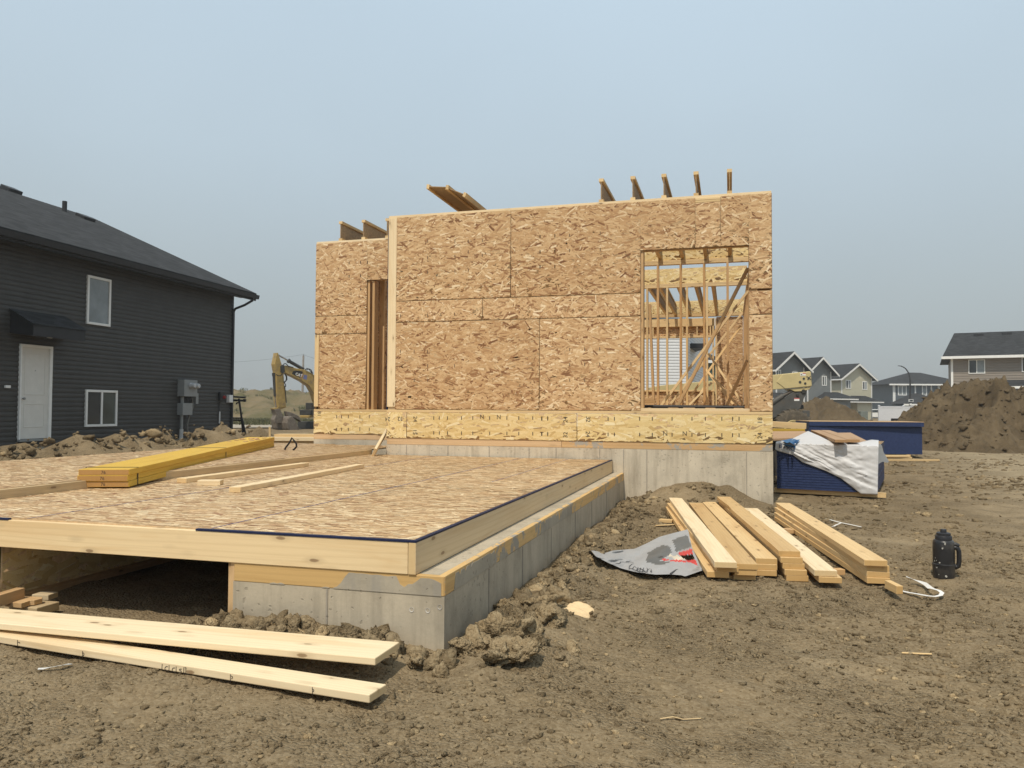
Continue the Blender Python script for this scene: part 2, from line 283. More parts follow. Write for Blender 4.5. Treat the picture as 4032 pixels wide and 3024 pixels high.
# ================================================================ ground
MOUND = gz('G', 700, 75, .2)
def ground_z(x, y):
    x = np.asarray(x, float); y = np.asarray(y, float); d = np.hypot(x, y)
    z = .05*fbm(x*.35, y*.35, 3, 3)+.035*fbm(x*1.3, y*1.3, 3, 11)
    z = z+.022*fbm(x*5, y*5, 4, 21, .6)*np.clip(1.6-d/14, .35, 1)
    n = fbm(x*16, y*16, 3, 31, .6); z = z+.022*np.maximum(n, -.1)*np.clip(1.3-d/9, 0, 1)*np.clip(.55+2.2*vnoise(x*.9, y*.9, 55), .1, 1.4)
    smooth = np.clip((x-1.6-.12*y)/2.2, 0, 1)*np.clip(y/3, 0, 1)                      # the trodden track on the right
    z = z*(1-.55*smooth)
    z = z+.26*np.exp(-((x-MOUND.x)/.62)**2-((y-9.35)/.75)**2)*(1+.3*fbm(x*4, y*4, 3, 5))
    z = z+.07*np.exp(-((x+1.0)/.22)**2)*np.clip((y-3)/.5, 0, 1)*np.clip((9.4-y)/2, 0, 1)*(.6+1.6*np.abs(fbm(x*2.5, y*2.5, 3, 8)))
    z = z+.09*np.exp(-((y-3.2)/.16)**2)*np.clip((-1.3-x)/.3, 0, 1)*np.clip((x+2.6)/.2, 0, 1)*(.4+1.8*np.abs(fbm(x*3, y*3, 3, 9)))
    s = (x+15.9)*.9994+(y-14)*.034
    z = z+(.25+.75*fbm(x*1.6, y*1.6, 5, 15, .66))*np.exp(-((s-2.6)/1.0)**2)*np.clip((y-8)/3, 0, 1)*np.clip((24-y)/4, 0, 1)
    z = z+.06*np.clip((y-20)/30, 0, 1)
    return z
def axis(lo, hi, a, b, st, g):
    m = list(np.arange(a, b, st)); l = []; p = a; s = st
    while p > lo: s *= g; p -= s; l.append(p)
    p = m[-1]; s = st; r = []
    while p < hi: s *= g; p += s; r.append(p)
    return np.array(l[::-1]+m+r)
gxs = axis(-900, 900, -3.6, 4.2, .022, 1.05); gys = axis(-30, 1500, .95, 6.4, .022, 1.045)
XX, YY = np.meshgrid(gxs, gys); ZZ = ground_z(XX, YY); nx, ny = len(gxs), len(gys)
ii = (np.arange(ny-1)[:, None]*nx+np.arange(nx-1)[None]).ravel()
me = fastmesh('ground', np.stack([XX, YY, ZZ], -1).reshape(-1, 3), np.stack([ii, ii+1, ii+nx+1, ii+nx], -1))
tag(link('ground', me, SOIL, smooth=True), kind='structure')
def gg(k, x, y, lift=0.):
    z = 0.
    for _ in range(4): p = gz(k, x, y, z); z = gh(p.x, p.y)+lift
    return gz(k, x, y, z)
def gh(x, y): return float(ground_z(np.array([x]), np.array([y]))[0])
# ---------------------------------------------------------------- clods: a few rock shapes copied into one heap of rubble
def rock(sub, seed, rough=.28, flat=.75):
    bm = bmesh.new(); bmesh.ops.create_icosphere(bm, subdivisions=sub, radius=1)
    v = np.array([q.co[:] for q in bm.verts]); f = np.array([[w.index for w in q.verts] for q in bm.faces]); bm.free()
    r = 1+rough*1.5*(fbm(v[:, 0]*1.3+seed*3.1, v[:, 1]*1.3+v[:, 2]*1.7, 4, seed, .6)+.6*vnoise(v[:, 2]*2.3, v[:, 0]*2.1+seed, seed+4))-rough*.5*np.abs(fbm(v[:, 0]*3.1+v[:, 2]*2.2, v[:, 1]*3.1-v[:, 2]*1.7+seed, 3, seed+9, .7))
    v = v*r[:, None]*np.array([1, .85, flat]); return v, f
def rubble(name, pts, rad, shapes, m, seed, smooth=False):
    rg = np.random.RandomState(seed); vs = []; fs = []; b = 0
    for (x, y, z), r in zip(pts, rad):
        v, f = shapes[rg.randint(len(shapes))]; a = rg.rand()*6.283; c, s = math.cos(a), math.sin(a); t = rg.uniform(-.5, .5)
        q = v*r*rg.uniform(.75, 1.25, 3); q = np.stack([q[:, 0]*c-q[:, 1]*s, q[:, 0]*s+q[:, 1]*c, q[:, 2]+q[:, 0]*t*.4], -1)
        vs.append(q+np.array([x, y, z])); fs.append(f+b); b += len(v)
    me = fastmesh(name, np.concatenate(vs), np.concatenate(fs)); return link(name, me, m, smooth=smooth)
rg = np.random.RandomState(4); sm = [rock(1, k, .5, .55) for k in range(9)]; bigs = [rock(3, k+20, .5) for k in range(6)]
def blocked(x, y): return (x < -1.2 and y > 3.3) or (x < .5 and y > 9.4)
pts = []; rad = []
NEAR = 34000
while len(pts) < NEAR:
    d = .95+7.5*rg.rand()**1.35; an = rg.uniform(-.62, .62)-YA*0; x = -math.sin(an+YA)*d; y = math.cos(an+YA)*d
    if blocked(x, y): continue
    cl = float(vnoise(np.array([x*1.1]), np.array([y*1.1]), 77)[0])+.5; tr = min(1, max(0, (x-1.4-.12*y)/2.0))
    if rg.rand() > (.25+.9*cl)*(1-.72*tr): continue
    r = .0030+.0105*rg.rand()**4*(1+.6*cl); r *= 1+d*.07
    pts.append((x, y, 0)); rad.append(r)
hz_ = ground_z(np.array([p[0] for p in pts]), np.array([p[1] for p in pts])); pts = [(p[0], p[1], h+r*.05) for p, h, r in zip(pts, hz_, rad)]
for _ in range(240):
    d = 1.3+9*rg.rand(); an = rg.uniform(-.6, .6); x = -math.sin(an+YA)*d; y = math.cos(an+YA)*d
    if blocked(x, y): continue
    r = rg.uniform(.012, .024); pts.append((x, y, gh(x, y)+r*.1)); rad.append(r)
tag(rubble('soil_crumbs', pts, rad, sm, CLOD, 1), kind='stuff')
pts = []; rad = []
while len(pts) < 3800:
    d = 8+16*rg.rand()**1.2; an = rg.uniform(-.62, -.08); x = -math.sin(an+YA)*d; y = math.cos(an+YA)*d
    if x < .6 and y > 9.2: continue
    cl = float(vnoise(np.array([x*.7]), np.array([y*.7]), 79)[0])+.5
    if rg.rand() > cl**2*1.6: continue
    pts.append((x, y, gh(x, y))); rad.append(.008+.035*rg.rand()**4*(1+cl))
tag(rubble('soil_crumbs_behind', pts, rad, sm, CLOD, 7), kind='stuff')
pts = []; rad = []                                   # lumps against the footing and along the trench
for _ in range(520):
    t = rg.rand(); x = -1.17+abs(rg.normal(0, .16)); y = 3.4+5.8*t**1.3; r = (.010+.036*rg.rand()**1.6)*(1+.4*(t < .3)); pts.append((x, y, gh(x, y)+r*.2)); rad.append(r)
for _ in range(120):
    x = rg.uniform(-2.7, -1.15); y = 3.27-abs(rg.normal(0, .10)); r = rg.uniform(.02, .055); pts.append((x, y, gh(x, y)+r*.25)); rad.append(r)
for _ in range(60):
    x = rg.normal(MOUND.x, .6); y = 9.1-abs(rg.normal(0, .5)); r = rg.uniform(.02, .05); pts.append((x, y, gh(x, y)+r*.2)); rad.append(r)
tag(rubble('clay_rubble', pts, rad, [rock(2, k+40, .5) for k in range(6)], CLOD, 2), kind='stuff')
pts = []; rad = []
for _ in range(1500):
    y = rg.uniform(9, 23.5); x = -13.2+rg.normal(0, .85)-(y-14)*.034; r = .018+.075*rg.rand()**2.5+(.08 if rg.rand() < .01 else 0); pts.append((x, y, gh(x, y)+r*.05)); rad.append(r)
tag(rubble('trench_rubble', pts, rad, [rock(2, k+50, .5) for k in range(6)], CLOD, 3), kind='stuff')
BIG = [('F', 1200, 1265, .17, 'largest rough clay clod, leaning near the corner of the footing'), ('F', 1205, 1395, .125, 'pale wedge shaped clay clod in the front row of clods'),
       ('F', 1345, 1375, .14, 'blocky clay clod right of the pale wedge shaped clod'), ('F', 1390, 1275, .13, 'broad flat clay clod behind the front row of clods'),
       ('F', 1455, 1090, .12, 'rounded clay clod between the footing wall and the sawdust patch'), ('F', 1510, 1160, .12, 'lumpy clay clod just left of the sawdust patch'),
       ('F', 1060, 1340, .13, 'brown clay clod touching the foot of the footing corner'), ('F', 1345, 1075, .075, 'small dark clay clod close to the footing wall above the others'),
       ('F', 1235, 1090, .06, 'little upright clay lump pressed against the side of the footing'), ('F', 660, 1300, .07, 'round clay clod by the right end of the raised plank'),
       ('F', 310, 1255, .085, 'pointed clay clod under the front of the footing'), ('F', 215, 1245, .06, 'middle clay clod of the three lying against the footing front'),
       ('F', 75, 1235, .10, 'dark heaped clay clod near the dark opening under the deck'), ('U', 400, 470, .062, 'dark clay clod behind the grey torn wrap'),
       ('F', 690, 1425, .07, 'flaky light clay clod beside the shadow of the raised plank')]
for k, (c, x, y, r, lab) in enumerate(BIG):
    r *= .78; p = gz(c, x, y, r*.45); v, f = rock(4, 90+k, .6, .72); q = v*r*np.array([1, .8, .85]); a = k*1.7
    q = np.stack([q[:, 0]*math.cos(a)-q[:, 1]*math.sin(a), q[:, 0]*math.sin(a)+q[:, 1]*math.cos(a), q[:, 2]], -1)
    q += (fbm(q[:, 0]*38, q[:, 1]*38+q[:, 2]*45, 3, k+3)*r*.30)[:, None]*v
    o = link('clay_clod', fastmesh('clay_clod', q, f), CLOD); o.location = p; tag(o, lab, 'clay clod', 'large clay clods around the footing')
# ================================================================ strand board
def flakes(W, H, n, seed, L=(.05, .15), T=(.010, .030), sd=24, thick=.0016):
    g = np.random.RandomState(seed); c = np.stack([g.rand(n)*W, g.rand(n)*H], -1); a = np.radians(np.where(g.rand(n) < .85, g.normal(0, sd, n), g.uniform(-80, 80, n)))
    l = g.uniform(*L, n)*.5; w = g.uniform(*T, n)*.5; X = np.stack([np.cos(a), np.sin(a)], -1); Y = np.stack([-np.sin(a), np.cos(a)], -1)
    out = np.empty((n, 4, 2))
    for k, (sx, sy) in enumerate(((-1, -1), (1, -1), (1, 1), (-1, 1))):
        out[:, k] = c+X*(sx*l*g.uniform(.8, 1.1, n))[:, None]+Y*(sy*w*g.uniform(.55, 1.15, n))[:, None]
    out[..., 0] = np.clip(out[..., 0], 0, W); out[..., 1] = np.clip(out[..., 1], 0, H)
    return out, .0002+thick*np.sort(g.rand(n))
def osb(name, o, u, v, W, H, parent, m=None, t=.016, seed=1, dens=3.4, hole=None, **k):
    """one sheet: core slab with a skin of wood strands on its face (u x v points out of the face)"""
    m = m or OSB; o, u, v = np.array(o, float), np.array(u, float), np.array(v, float); nrm = np.cross(u, v)
    L = k.get('L', (.05, .15)); T = k.get('T', (.010, .030)); n = int(dens*W*H/(sum(L)/2*sum(T)/2)); q, off = flakes(W, H, n, seed, **k)
    if hole is not None:
        x0, x1, y0, y1 = hole; inside = ((q[..., 0] > x0) & (q[..., 0] < x1) & (q[..., 1] > y0) & (q[..., 1] < y1)).any(1); q = q[~inside]; off = off[~inside]; n = len(q)
    V = o+q[..., :1]*u+q[..., 1:]*v+off[:, None, None]*nrm; b = []
    rects = [(0, W, 0, H)] if hole is None else [r for r in ((0, hole[0], 0, H), (hole[1], W, 0, H), (hole[0], hole[1], 0, hole[2]), (hole[0], hole[1], hole[3], H)) if r[1]-r[0] > .002 and r[3]-r[2] > .002]
    bf = []
    for x0, x1, y0, y1 in rects:
        c = [o+x*u+y*v+z*nrm for z in (-t, 0) for x, y in ((x0, y0), (x1, y0), (x1, y1), (x0, y1))]; k0 = len(b); b += c
        bf += [[k0+i for i in f] for f in ((0, 3, 2, 1), (4, 5, 6, 7), (0, 1, 5, 4), (1, 2, 6, 5), (2, 3, 7, 6), (3, 0, 4, 7))]
    nb = len(b); vs = np.concatenate([np.array(b), V.reshape(-1, 3)]); fq = np.concatenate([np.array(bf), np.arange(n*4).reshape(-1, 4)+nb])
    me = fastmesh(name, vs, fq); ob = link(name, me, None, parent, [OSB_B, m])
    me.polygons.foreach_set('material_index', np.concatenate([np.zeros(len(bf), np.int32), np.ones(n, np.int32)])); return ob
UX, UY, UZ = (1, 0, 0), (0, 1, 0), (0, 0, 1)
# ================================================================ house being framed
YW, ZT, ZF, ZB, ZC = 9.45, 3.665, 1.09, .72, .637; XL, XR = -4.366, .4654; Y2, XL2 = 10.65, -6.132; YE = 21.2
H = thing('unfinished_house', (-2, 9.6, 0), 'house under construction sheathed in bare strand board on a concrete foundation', 'house')
wx = lambda k, x, y: gy(k, x, y, YW).x
OL, OR, OB, OT = -1.046, .213, 1.093, 3.04
g3 = .008
xs1 = wx('X', 2012, 1000); xs2 = wx('X', 2125, 1400); xs3 = wx('B', 930, 820); xa = wx('C', 845, 350); xb = wx('C', 980, 350); x0 = XL+.118
ST = 3.635; Z1, Z2 = 2.245, 2.525
PAN = [(x0, xs1-g3, Z2, ST), (xs1, OL, Z2, ST), (OL, xa, OT, ST), (xa+.003, xb-.003, OT, ST-.06), (xb, OR, OT, ST), (OR, XR, Z2, ST), (x0, xs3-g3, Z1, Z2-g3), (xs3, OL, Z1, Z2-g3), (OR, XR, Z1-.02, Z2-.02-g3),
       (x0, xs2-g3, ZF+.006, Z1-g3), (xs2, OL, ZF+.006, Z1-g3), (OR, XR, ZF+.006, Z1-.02-g3)]
for k, (a, b, c, d) in enumerate(PAN):
    mid = k in (6, 7, 8); osb('sheathing_panel', (a, YW, c), UX, UZ, b-a, d-c, H, seed=100+k, sd=34 if mid else 24)
def seam_backing(pans, Y):  # strips added behind the panel edges so open seams look dark
    for a, b, c, d in pans:
        m = MB(); e = .005; y0, y1 = Y+.0175, Y+.05
        m.box((a-e, y0, c+.04), (a+.035, y1, d-.04)); m.box((b-.035, y0, c+.04), (b+e, y1, d-.04)); m.box((a-e, y0, c-e), (b+e, y1, c+.04)); m.box((a-e, y0, d-.04), (b+e, y1, d+e)); m.build('seam_backing', DKW, H)
DKW = m_wood('seam_shade_wood', (.30, .20, .11), (.24, .15, .08)); seam_backing(PAN, YW)  # darkened wood, seam shade put into its colour
# seam between top right panels is tight, so it only shows as a tone change
def bx(name, a, b, m, parent=None, bevel=0): return MB().box(a, b).build(name, m, parent, bevel=bevel)
def hb(name, a, b, w, t, side, m=STUD, parent=None): return board(name, a, b, w, t, side, m, parent or H, .002)
hb('top_plate', (XL-.004, YW+.08, ZT-.019), (XR, YW+.08, ZT-.019), .14, .038, UY, PINE); hb('top_plate', (XL, YW+.085, ZT-.058), (XR, YW+.085, ZT-.058), .14, .036, UY, PINE)
bx('header_block', (xa+.004, YW-.002, ST-.058), (xb-.004, YW+.03, ST-.032), PALE, H, .002); bx('header_block', (xa+.004, YW-.002, ST-.029), (xb-.004, YW+.03, ST-.003), PALE, H, .002)
hb('corner_post', (XL+.058, YW-.002+.012, ZF+.038), (XL+.058, YW-.002+.012, ZT-.04), .116, .028, UX, PINE)
bx('corner_shadow_strip', (XL-.012, YW+.004, ZF), (XL-.001, YW+.05, ZT-.16), NAVYT, H)  # thin corner shadow put in as a dark strip
hb('bottom_plate', (XL+.01, YW+.08, ZF+.019), (XR-.02, YW+.08, ZF+.019), .13, .036, UY, PINE)
bx('subfloor_edge', (XL, YW-.006, ZF-.03), (XR, YW+.2, ZF), PALE, H, .002)
osb('floor_deck', (XL2+.02, Y2+.05, ZF-.001), UX, UY, XR-XL2-.05, YE-Y2-.1, H, OSBD, .02, 300, .6); osb('floor_deck', (XL+.02, YW+.201, ZF-.001), UX, UY, XR-XL-.05, Y2-YW-.16, H, OSBD, .02, 301, 1.2)
xr1 = wx('X', 1603, 1650); xr2 = wx('C', 230, 1430)
for k, (a, b) in enumerate(((XL, xr1-g3), (xr1, xr2-g3), (xr2, XR))):
    osb('rim_panel', (a, YW-.004, ZB), UX, UZ, b-a, ZF-.032-ZB, H, OSBY, .02, 120+k, 3.2, L=(.10, .24), T=(.016, .045), sd=14 if k else 70)
hb('sill_plate', (XL+.005, YW+.022, (ZB+ZC)/2-.001), (xr2-.2, YW+.022, (ZB+ZC)/2-.001), .082, .038, UZ, PLATE); hb('sill_plate', (xr2-.197, YW+.022, (ZB+ZC)/2-.001), (XR, YW+.022, (ZB+ZC)/2-.001), .082, .038, UZ, m_wood('smeared_house_plate', (.66, .46, .25), (.55, .35, .17), knots=.03, weather=(.36, .33, .28)))
CW = m_concrete('house_concrete', (.54, .475, .37), (.29, .24, .175), -.275)
fm = MB(); fm.box((XL-.005, YW+.006, -.6), (XR+.004, YW+.24, ZC)); fm.box((XL2, Y2+.006, -.6), (XL-.006, Y2+.24, ZC)); fm.box((XR-.2, YW+.241, -.6), (XR+.004, YE, ZC)); fm.box((XL2, Y2+.241, -.6), (XL2+.2, YE, ZC)); fm.box((XL-.005, YW+.241, -.6), (XL+.2, Y2+.3, ZC-.001)); fm.box((XL2+.2, YE-.2, -.6), (XR-.2, YE, ZC))
fm.build('foundation', CW, H)
GROUT = m_concrete('form_grout', (.34, .30, .245))   # grout ridges left by the form joints
for xq in (wx('F', 632, 110), wx('F', 890, 110), wx('F', 1147, 120), wx('F', 1395, 120), wx('F', 1563, 130), wx('X', 2361, 1800), wx('X', 2455, 1850), wx('X', 2547, 1900), wx('X', 2940, 1900)):
    MB().box((xq-.005, YW+.001, -.2), (xq+.004, YW+.0059, ZC-.01)).build('form_joint', GROUT, H)
mk = MB()                                              # nailing guides printed on the sheets
for X_, Zs in ((('B', 642), (464, 550, 625)), (('B', 785), (464, 543, 620)), (('B', 855), (464, 520, 615)), (('B', 928), (460, 538)), (('B', 1230), (440, 520, 598)), (('B', 1307), (436, 517, 598)), (('C', 35), (440, 520, 600)), (('C', 113), (437, 516, 595)), (('C', 189), (433, 513)), (('C', 350), (422, 507, 585)), (('B', 500), (855, 1040)), (('B', 572), (1040, 1190)), (('B', 642), (850, 1040, 1115, 1190)), (('B', 711), (848,)), (('B', 783), (845, 1115)), (('C', 190), (1030, 1110, 1190)), (('C', 268), (1028, 1108, 1190)), (('C', 347), (1026, 1108, 1190)), (('C', 510), (1105, 1188)), (('C', 678), (488,))):
    for z in Zs:
        p = gy(X_[0], X_[1], z, YW); mk.box((p.x-.005, YW-.0032, p.z-.02), (p.x+.005, YW-.0022, p.z+.02))
mk.build('grade_print', GREYINK, H)
mk = MB()
for k, xq in enumerate((675, 704, 747, 820, 879, 967, 1057, 1119, 1192, 1240, 1270)):
    for zq in (1388, 1465+k*.6): p = gy('B', xq, zq, YW); mk.box((p.x-.005, YW-.0075, p.z-.022), (p.x+.005, YW-.0068, p.z+.022))
for k, xq in enumerate((44, 76, 391, 424, 556, 622, 725, 829, 899, 985, 1041, 1075)):
    for zq in (1392, 1472+k*.5): p = gy('C', xq, zq, YW); mk.box((p.x-.005, YW-.0075, p.z-.022), (p.x+.005, YW-.0068, p.z+.022))
mk.build('grade_print', INK, H)
def stamp(s, k, x, y, rot=0, size=.075, Y=None):
    Y = Y or YW-.0068; p = gy(k, x, y, Y); a = math.radians(rot); text('size_stamp', s, size, p, (math.cos(a), 0, math.sin(a)), (-math.sin(a), 0, math.cos(a)), INK, H, .0006)
for a in ((('24'), 'B', 447, 1384, 180), ('32', 'B', 512, 1382, 180), ('24', 'B', 568, 1378, -90), ('15', 'B', 566, 1446, -90), ('24', 'C', 178, 1412, 90), ('32', 'C', 178, 1492, 90), ('32', 'C', 276, 1378, -90), ('24', 'C', 274, 1456, -90), ('18', 'C', 1196, 1418, 90), ('24', 'C', 1196, 1498, 90), ('N', 'C', 676, 1480, 0), ('N', 'C', 778, 1480, 0), ('N', 'B', 914, 1392, 0), ('N', 'B', 1002, 1393, 0)): stamp(*a)
# ---- set back wing on the left
w2 = lambda k, x, y: gy(k, x, y, Y2).x
DL, DR, DT = -5.27, XL+.12, 3.04; za = gy('B', 190, 852, Y2).z; zb = gy('B', 190, 947, Y2).z
WP = ((XL2, DL, za, ST), (DL, XL-.002, DT, ST), (XL2, DL, zb, za-g3), (XL2+.075, DL, ZF+.006, zb-g3)); seam_backing(WP, Y2)
for k, (a, b, c, d) in enumerate(((XL2, DL, za, ST), (DL, XL-.002, DT, ST), (XL2, DL, zb, za-g3), (XL2+.075, DL, ZF+.006, zb-g3))):
    osb('sheathing_panel', (a, Y2, c), UX, UZ, b-a, d-c, H, seed=140+k, sd=38 if k == 2 else 26)
hb('corner_post', (XL2+.036, Y2+.008, ZF+.04), (XL2+.036, Y2+.008, zb-.01), .07, .03, UX, PALE)
hb('top_plate', (XL2, Y2+.08, ZT-.019), (XL, Y2+.08, ZT-.019), .14, .038, UY, PINE)
bx('subfloor_edge', (XL2, Y2-.006, ZF-.03), (XL-.013, Y2+.05, ZF), PALE, H, .002)
osb('rim_panel', (XL2, Y2-.004, ZB), UX, UZ, XL-XL2-.013, ZF-.032-ZB, H, OSBY, .02, 150, 3.2, L=(.10, .24), T=(.016, .045), sd=14)
hb('sill_plate', (XL2, Y2+.022, (ZB+ZC)/2-.001), (XL-.01, Y2+.022, (ZB+ZC)/2-.001), .082, .038, UZ, PLATE)
mk = MB()
for xq in (168, 193, 229, 289, 338):
    for zq in (1381, 1447): p = gy('B', xq, zq, Y2); mk.box((p.x-.005, Y2-.0075, p.z-.024), (p.x+.005, Y2-.0068, p.z+.024))
for X_, Zs in ((292, (575, 645, 715)), (232, (578, 648)), (328, (575,))):
    for z in Zs: p = gy('B', X_, z, Y2); mk.box((p.x-.006, Y2-.0032, p.z-.02), (p.x+.006, Y2-.0022, p.z+.02))
mk.build('grade_print', INK, H); stamp('18', 'B', 84, 1380, 90, .08, Y2-.0068)
osb('sheathing_panel', (XL, Y2+.02, ZF), (0, -1, 0), UZ, Y2-YW-.03, ZT-ZF-.05, H, t=.01, seed=160, dens=1.5)
for xq, w in ((DL+.02, .038), (DL+.10, .09)): hb('jack_stud', (xq, Y2+.09, ZF), (xq, Y2+.09, DT-.01), .13, .038, UY, STUD)
for k in range(12): hb('wing_stud', (DL+.06+.005*k, Y2+.42+.38*k, ZF), (DL+.06+.005*k, Y2+.42+.38*k, ZT-.08), .089, .038, UX, STUD)
osb('inner_sheathing', (DL-.0, Y2+.25, ZF), UY, UZ, 7, ZT-ZF-.05, H, t=.01, seed=172, dens=1.5); hb('wing_plate', (DL+.08, Y2+.2, ZT-.04), (DL+.08, Y2+5, ZT-.04), .089, .038, UX, STUD); osb('sheathing_panel', (-5.05, 16, ZF), UX, UZ, .9, 2.5, H, seed=170, dens=1.5)
hb('door_head', (DL, Y2+.07, DT+.02), (XL-.02, Y2+.07, DT+.02), .12, .038, UY, STUD)
osb('sheathing_panel', (XL2, YE, ZF-.3), (0, -1, 0), UZ, YE-Y2-.02, ZT-ZF+.25, H, t=.01, seed=183, dens=1.0)
# ---- right wall, rear wall, inner stud walls
osb('sheathing_panel', (XR, YW+.02, ZF-.02), UY, UZ, YE-YW-.04, ZT-ZF-.04, H, t=.01, seed=180, dens=1.0)
osb('inner_sheathing', (XR-.013, YE-.05, ZF), (0, -1, 0), UZ, YE-YW-.2, ZT-ZF-.1, H, t=.002, seed=181, dens=1.4)
osb('rim_panel', (XR, YW, ZB), UY, UZ, YE-YW, ZF-ZB-.03, H, OSBY, .01, 182, 1.0)
for k in range(28): hb('wall_stud', (XR-.085, YW+.2+.41*k, ZF+.03), (XR-.085, YW+.2+.41*k, ZT-.08), .12, .038, UX, STUD)
hb('top_plate', (XR-.085, YW+.16, ZT-.04), (XR-.085, YE, ZT-.04), .14, .076, UX, PINE)
for xq in (OL+.017, OL-.022, OR+.022, OR+.06): hb('jack_stud', (xq, YW+.085, ZF+.037), (xq, YW+.085, OT), .13, .036, UY, STUD)
hb('window_head', (OL, YW+.08, OT+.019), (OR, YW+.08, OT+.019), .13, .036, UY, STUD)
for k in range(7): hb('wall_stud', (XL+.2+.4*k, YW+.085, ZF+.037), (XL+.2+.4*k, YW+.085, ZT-.08), .13, .036, UY, STUD)
def stud_wall(Y, pxs, m, zt, left):
    xsr = [gy('H', a, 800, Y).x for a in pxs]; st = (xsr[-1]-xsr[0])/(len(xsr)-1); x = xsr[0]-st
    while x > left: xsr.append(x); x -= st
    for x in xsr: hb('inner_stud', (x, Y, ZF+.038), (x, Y, zt-.07), .089, .038, UY, m)
    hb('inner_plate', (left, Y, zt-.019), (XR-.15, Y, zt-.019), .089, .037, UY, PALE); hb('inner_plate', (left, Y, zt-.057), (XR-.15, Y, zt-.057), .089, .037, UY, PALE); hb('inner_sole', (left, Y, ZF+.019), (XR-.15, Y, ZF+.019), .089, .036, UY, PALE)
    osb('inner_rim', (left, Y-.02, zt+.002), UX, UZ, XR-.15-left, .30, H, OSBY, .02, int(Y*7), 2.2, L=(.1, .2), T=(.02, .05))
YA_, YB_, YD = 13.3, 15.6, 20.9
stud_wall(YA_, (325, 532, 745, 957), STUD, 3.63, -4.2); stud_wall(YB_, (228, 408, 588, 770), PALE, 3.60, -4.2)
wd = lambda x, y: gy('H', x, y, YD)
hb('top_plate', (XL2+.1, YD, 3.60), (XR-.15, YD, 3.60), .14, .076, UY, PALE); osb('inner_rim', (XL2+.1, YD-.06, 3.64), UX, UZ, XR-.2-XL2, .34, H, OSBY, .02, 191, 2)
hx1 = wd(838, 780).x; zs0 = wd(500, 822).z; zs1 = wd(500, 752).z
hb('rear_header', (-5, YD, (zs0+zs1)/2), (hx1, YD, (zs0+zs1)/2), zs1-zs0, .12, UZ, PALE); zq = wd(500, 905).z
osb('inner_sheathing', (-5, YD+.05, zq), UX, UZ, hx1+5, zs0-zq, H, OSB, .01, 192, 2); hb('rear_plate', (-5, YD, zq-.03), (hx1, YD, zq-.03), .14, .05, UY, PALE)
for a in (280, 548, 680, 800): p = wd(a, 865); hb('cripple_stud', (p.x, YD-.02, zq), (p.x, YD-.02, zs0), .038, .06, UX, PALE)
for a in (825, 852): p = wd(a, 1100); hb('jack_stud', (p.x, YD, ZF+.038), (p.x, YD, 3.5), .038, .12, UX, PALE)
osb('inner_sheathing', (wd(856, 1100).x, YD-.01, ZF), UX, UZ, XR-.15-wd(856, 1100).x, 2.45, H, OSB, .01, 193, 2.2)
zp = wd(400, 1410).z; osb('inner_sheathing', (-5, YD-.01, ZF), UX, UZ, hx1+5, zp-ZF, H, OSB, .01, 194, 2); hb('rear_sill', (-5, YD, zp+.02), (hx1, YD, zp+.02), .14, .04, UY, PALE)
def brace(x1, y1, Ya, x2, y2, Yb, w=.089, m=STUD):
    a = gy('H', x1, y1, Ya); b = gy('H', x2, y2, Yb); hb('brace', a, b, w, .038, UY, m)
brace(1140, 290, 9.95, 490, 1570, 10.15, .11); brace(1140, 500, 12.9, 335, 1560, 12.6, .07, PALE); brace(1092, 695, 15.2, 440, 1520, 15.0, .06, PALE); brace(1072, 820, 15.3, 620, 1450, 14.8, .06, PALE)
brace(785, 1070, 14.4, 1105, 1535, 14.0, .07, PALE); brace(782, 1235, 14.8, 1060, 1545, 14.2, .07, PALE); brace(725, 1170, 15.2, 1010, 1530, 14.6, .06, PALE); brace(1132, 1130, 10.6, 935, 1570, 10.8, .09); brace(250, 620, 12.4, 285, 1500, 12.2, .08)
brace(810, 1330, 17, 600, 1540, 15.6, .06, PALE); brace(760, 1340, 17, 640, 1550, 15.8, .06, PALE)
WEB = m_plain('joist_web', (.36, .25, .14), .75, .25, 30)
def ijoist(a, b, h=.3, up=UZ, parent=None):
    a, b, up = Vector(a), Vector(b), Vector(up).normalized(); X = (b-a).normalized(); up = (up-X*up.dot(X)).normalized(); sd = X.cross(up)
    w = MB().obox(a-up*(h/2-.038)-sd*.005, b-a, up*(h-.076), sd*.01).build('ceiling_joist', WEB, parent or H)
    for s in (-1, 1):
        m = MB().obox(a+up*s*(h/2-.019)-up*.019-sd*.029, b-a, up*.038, sd*.058).build('flange', PALE, w); m.location = (0, 0, 0)
    return w
for c in (355, 520, 682, 850, 1025):
    x = gy('C', c, 170, YW+.05).x; ijoist((x, YW+.04, ZT+.152), (x, YA_+.2, ZT+.152))
for c in (-200, 25, 190): x = gy('C', c, 260, YW+1.6).x; ijoist((x, YA_-.05, ZT+.152), (x, YB_, ZT+.152))
for a in (215, 320, 490, 655, 815): x = gy('H', a, 480, YB_).x; ijoist((x, YB_+.1, 3.755), (x, YD, 3.755))
for c in (187, 306, 430): x = gy('B', c, 400, Y2+.03).x; ijoist((x, Y2+.03, ZT+.152), (x, YB_, ZT+.152))
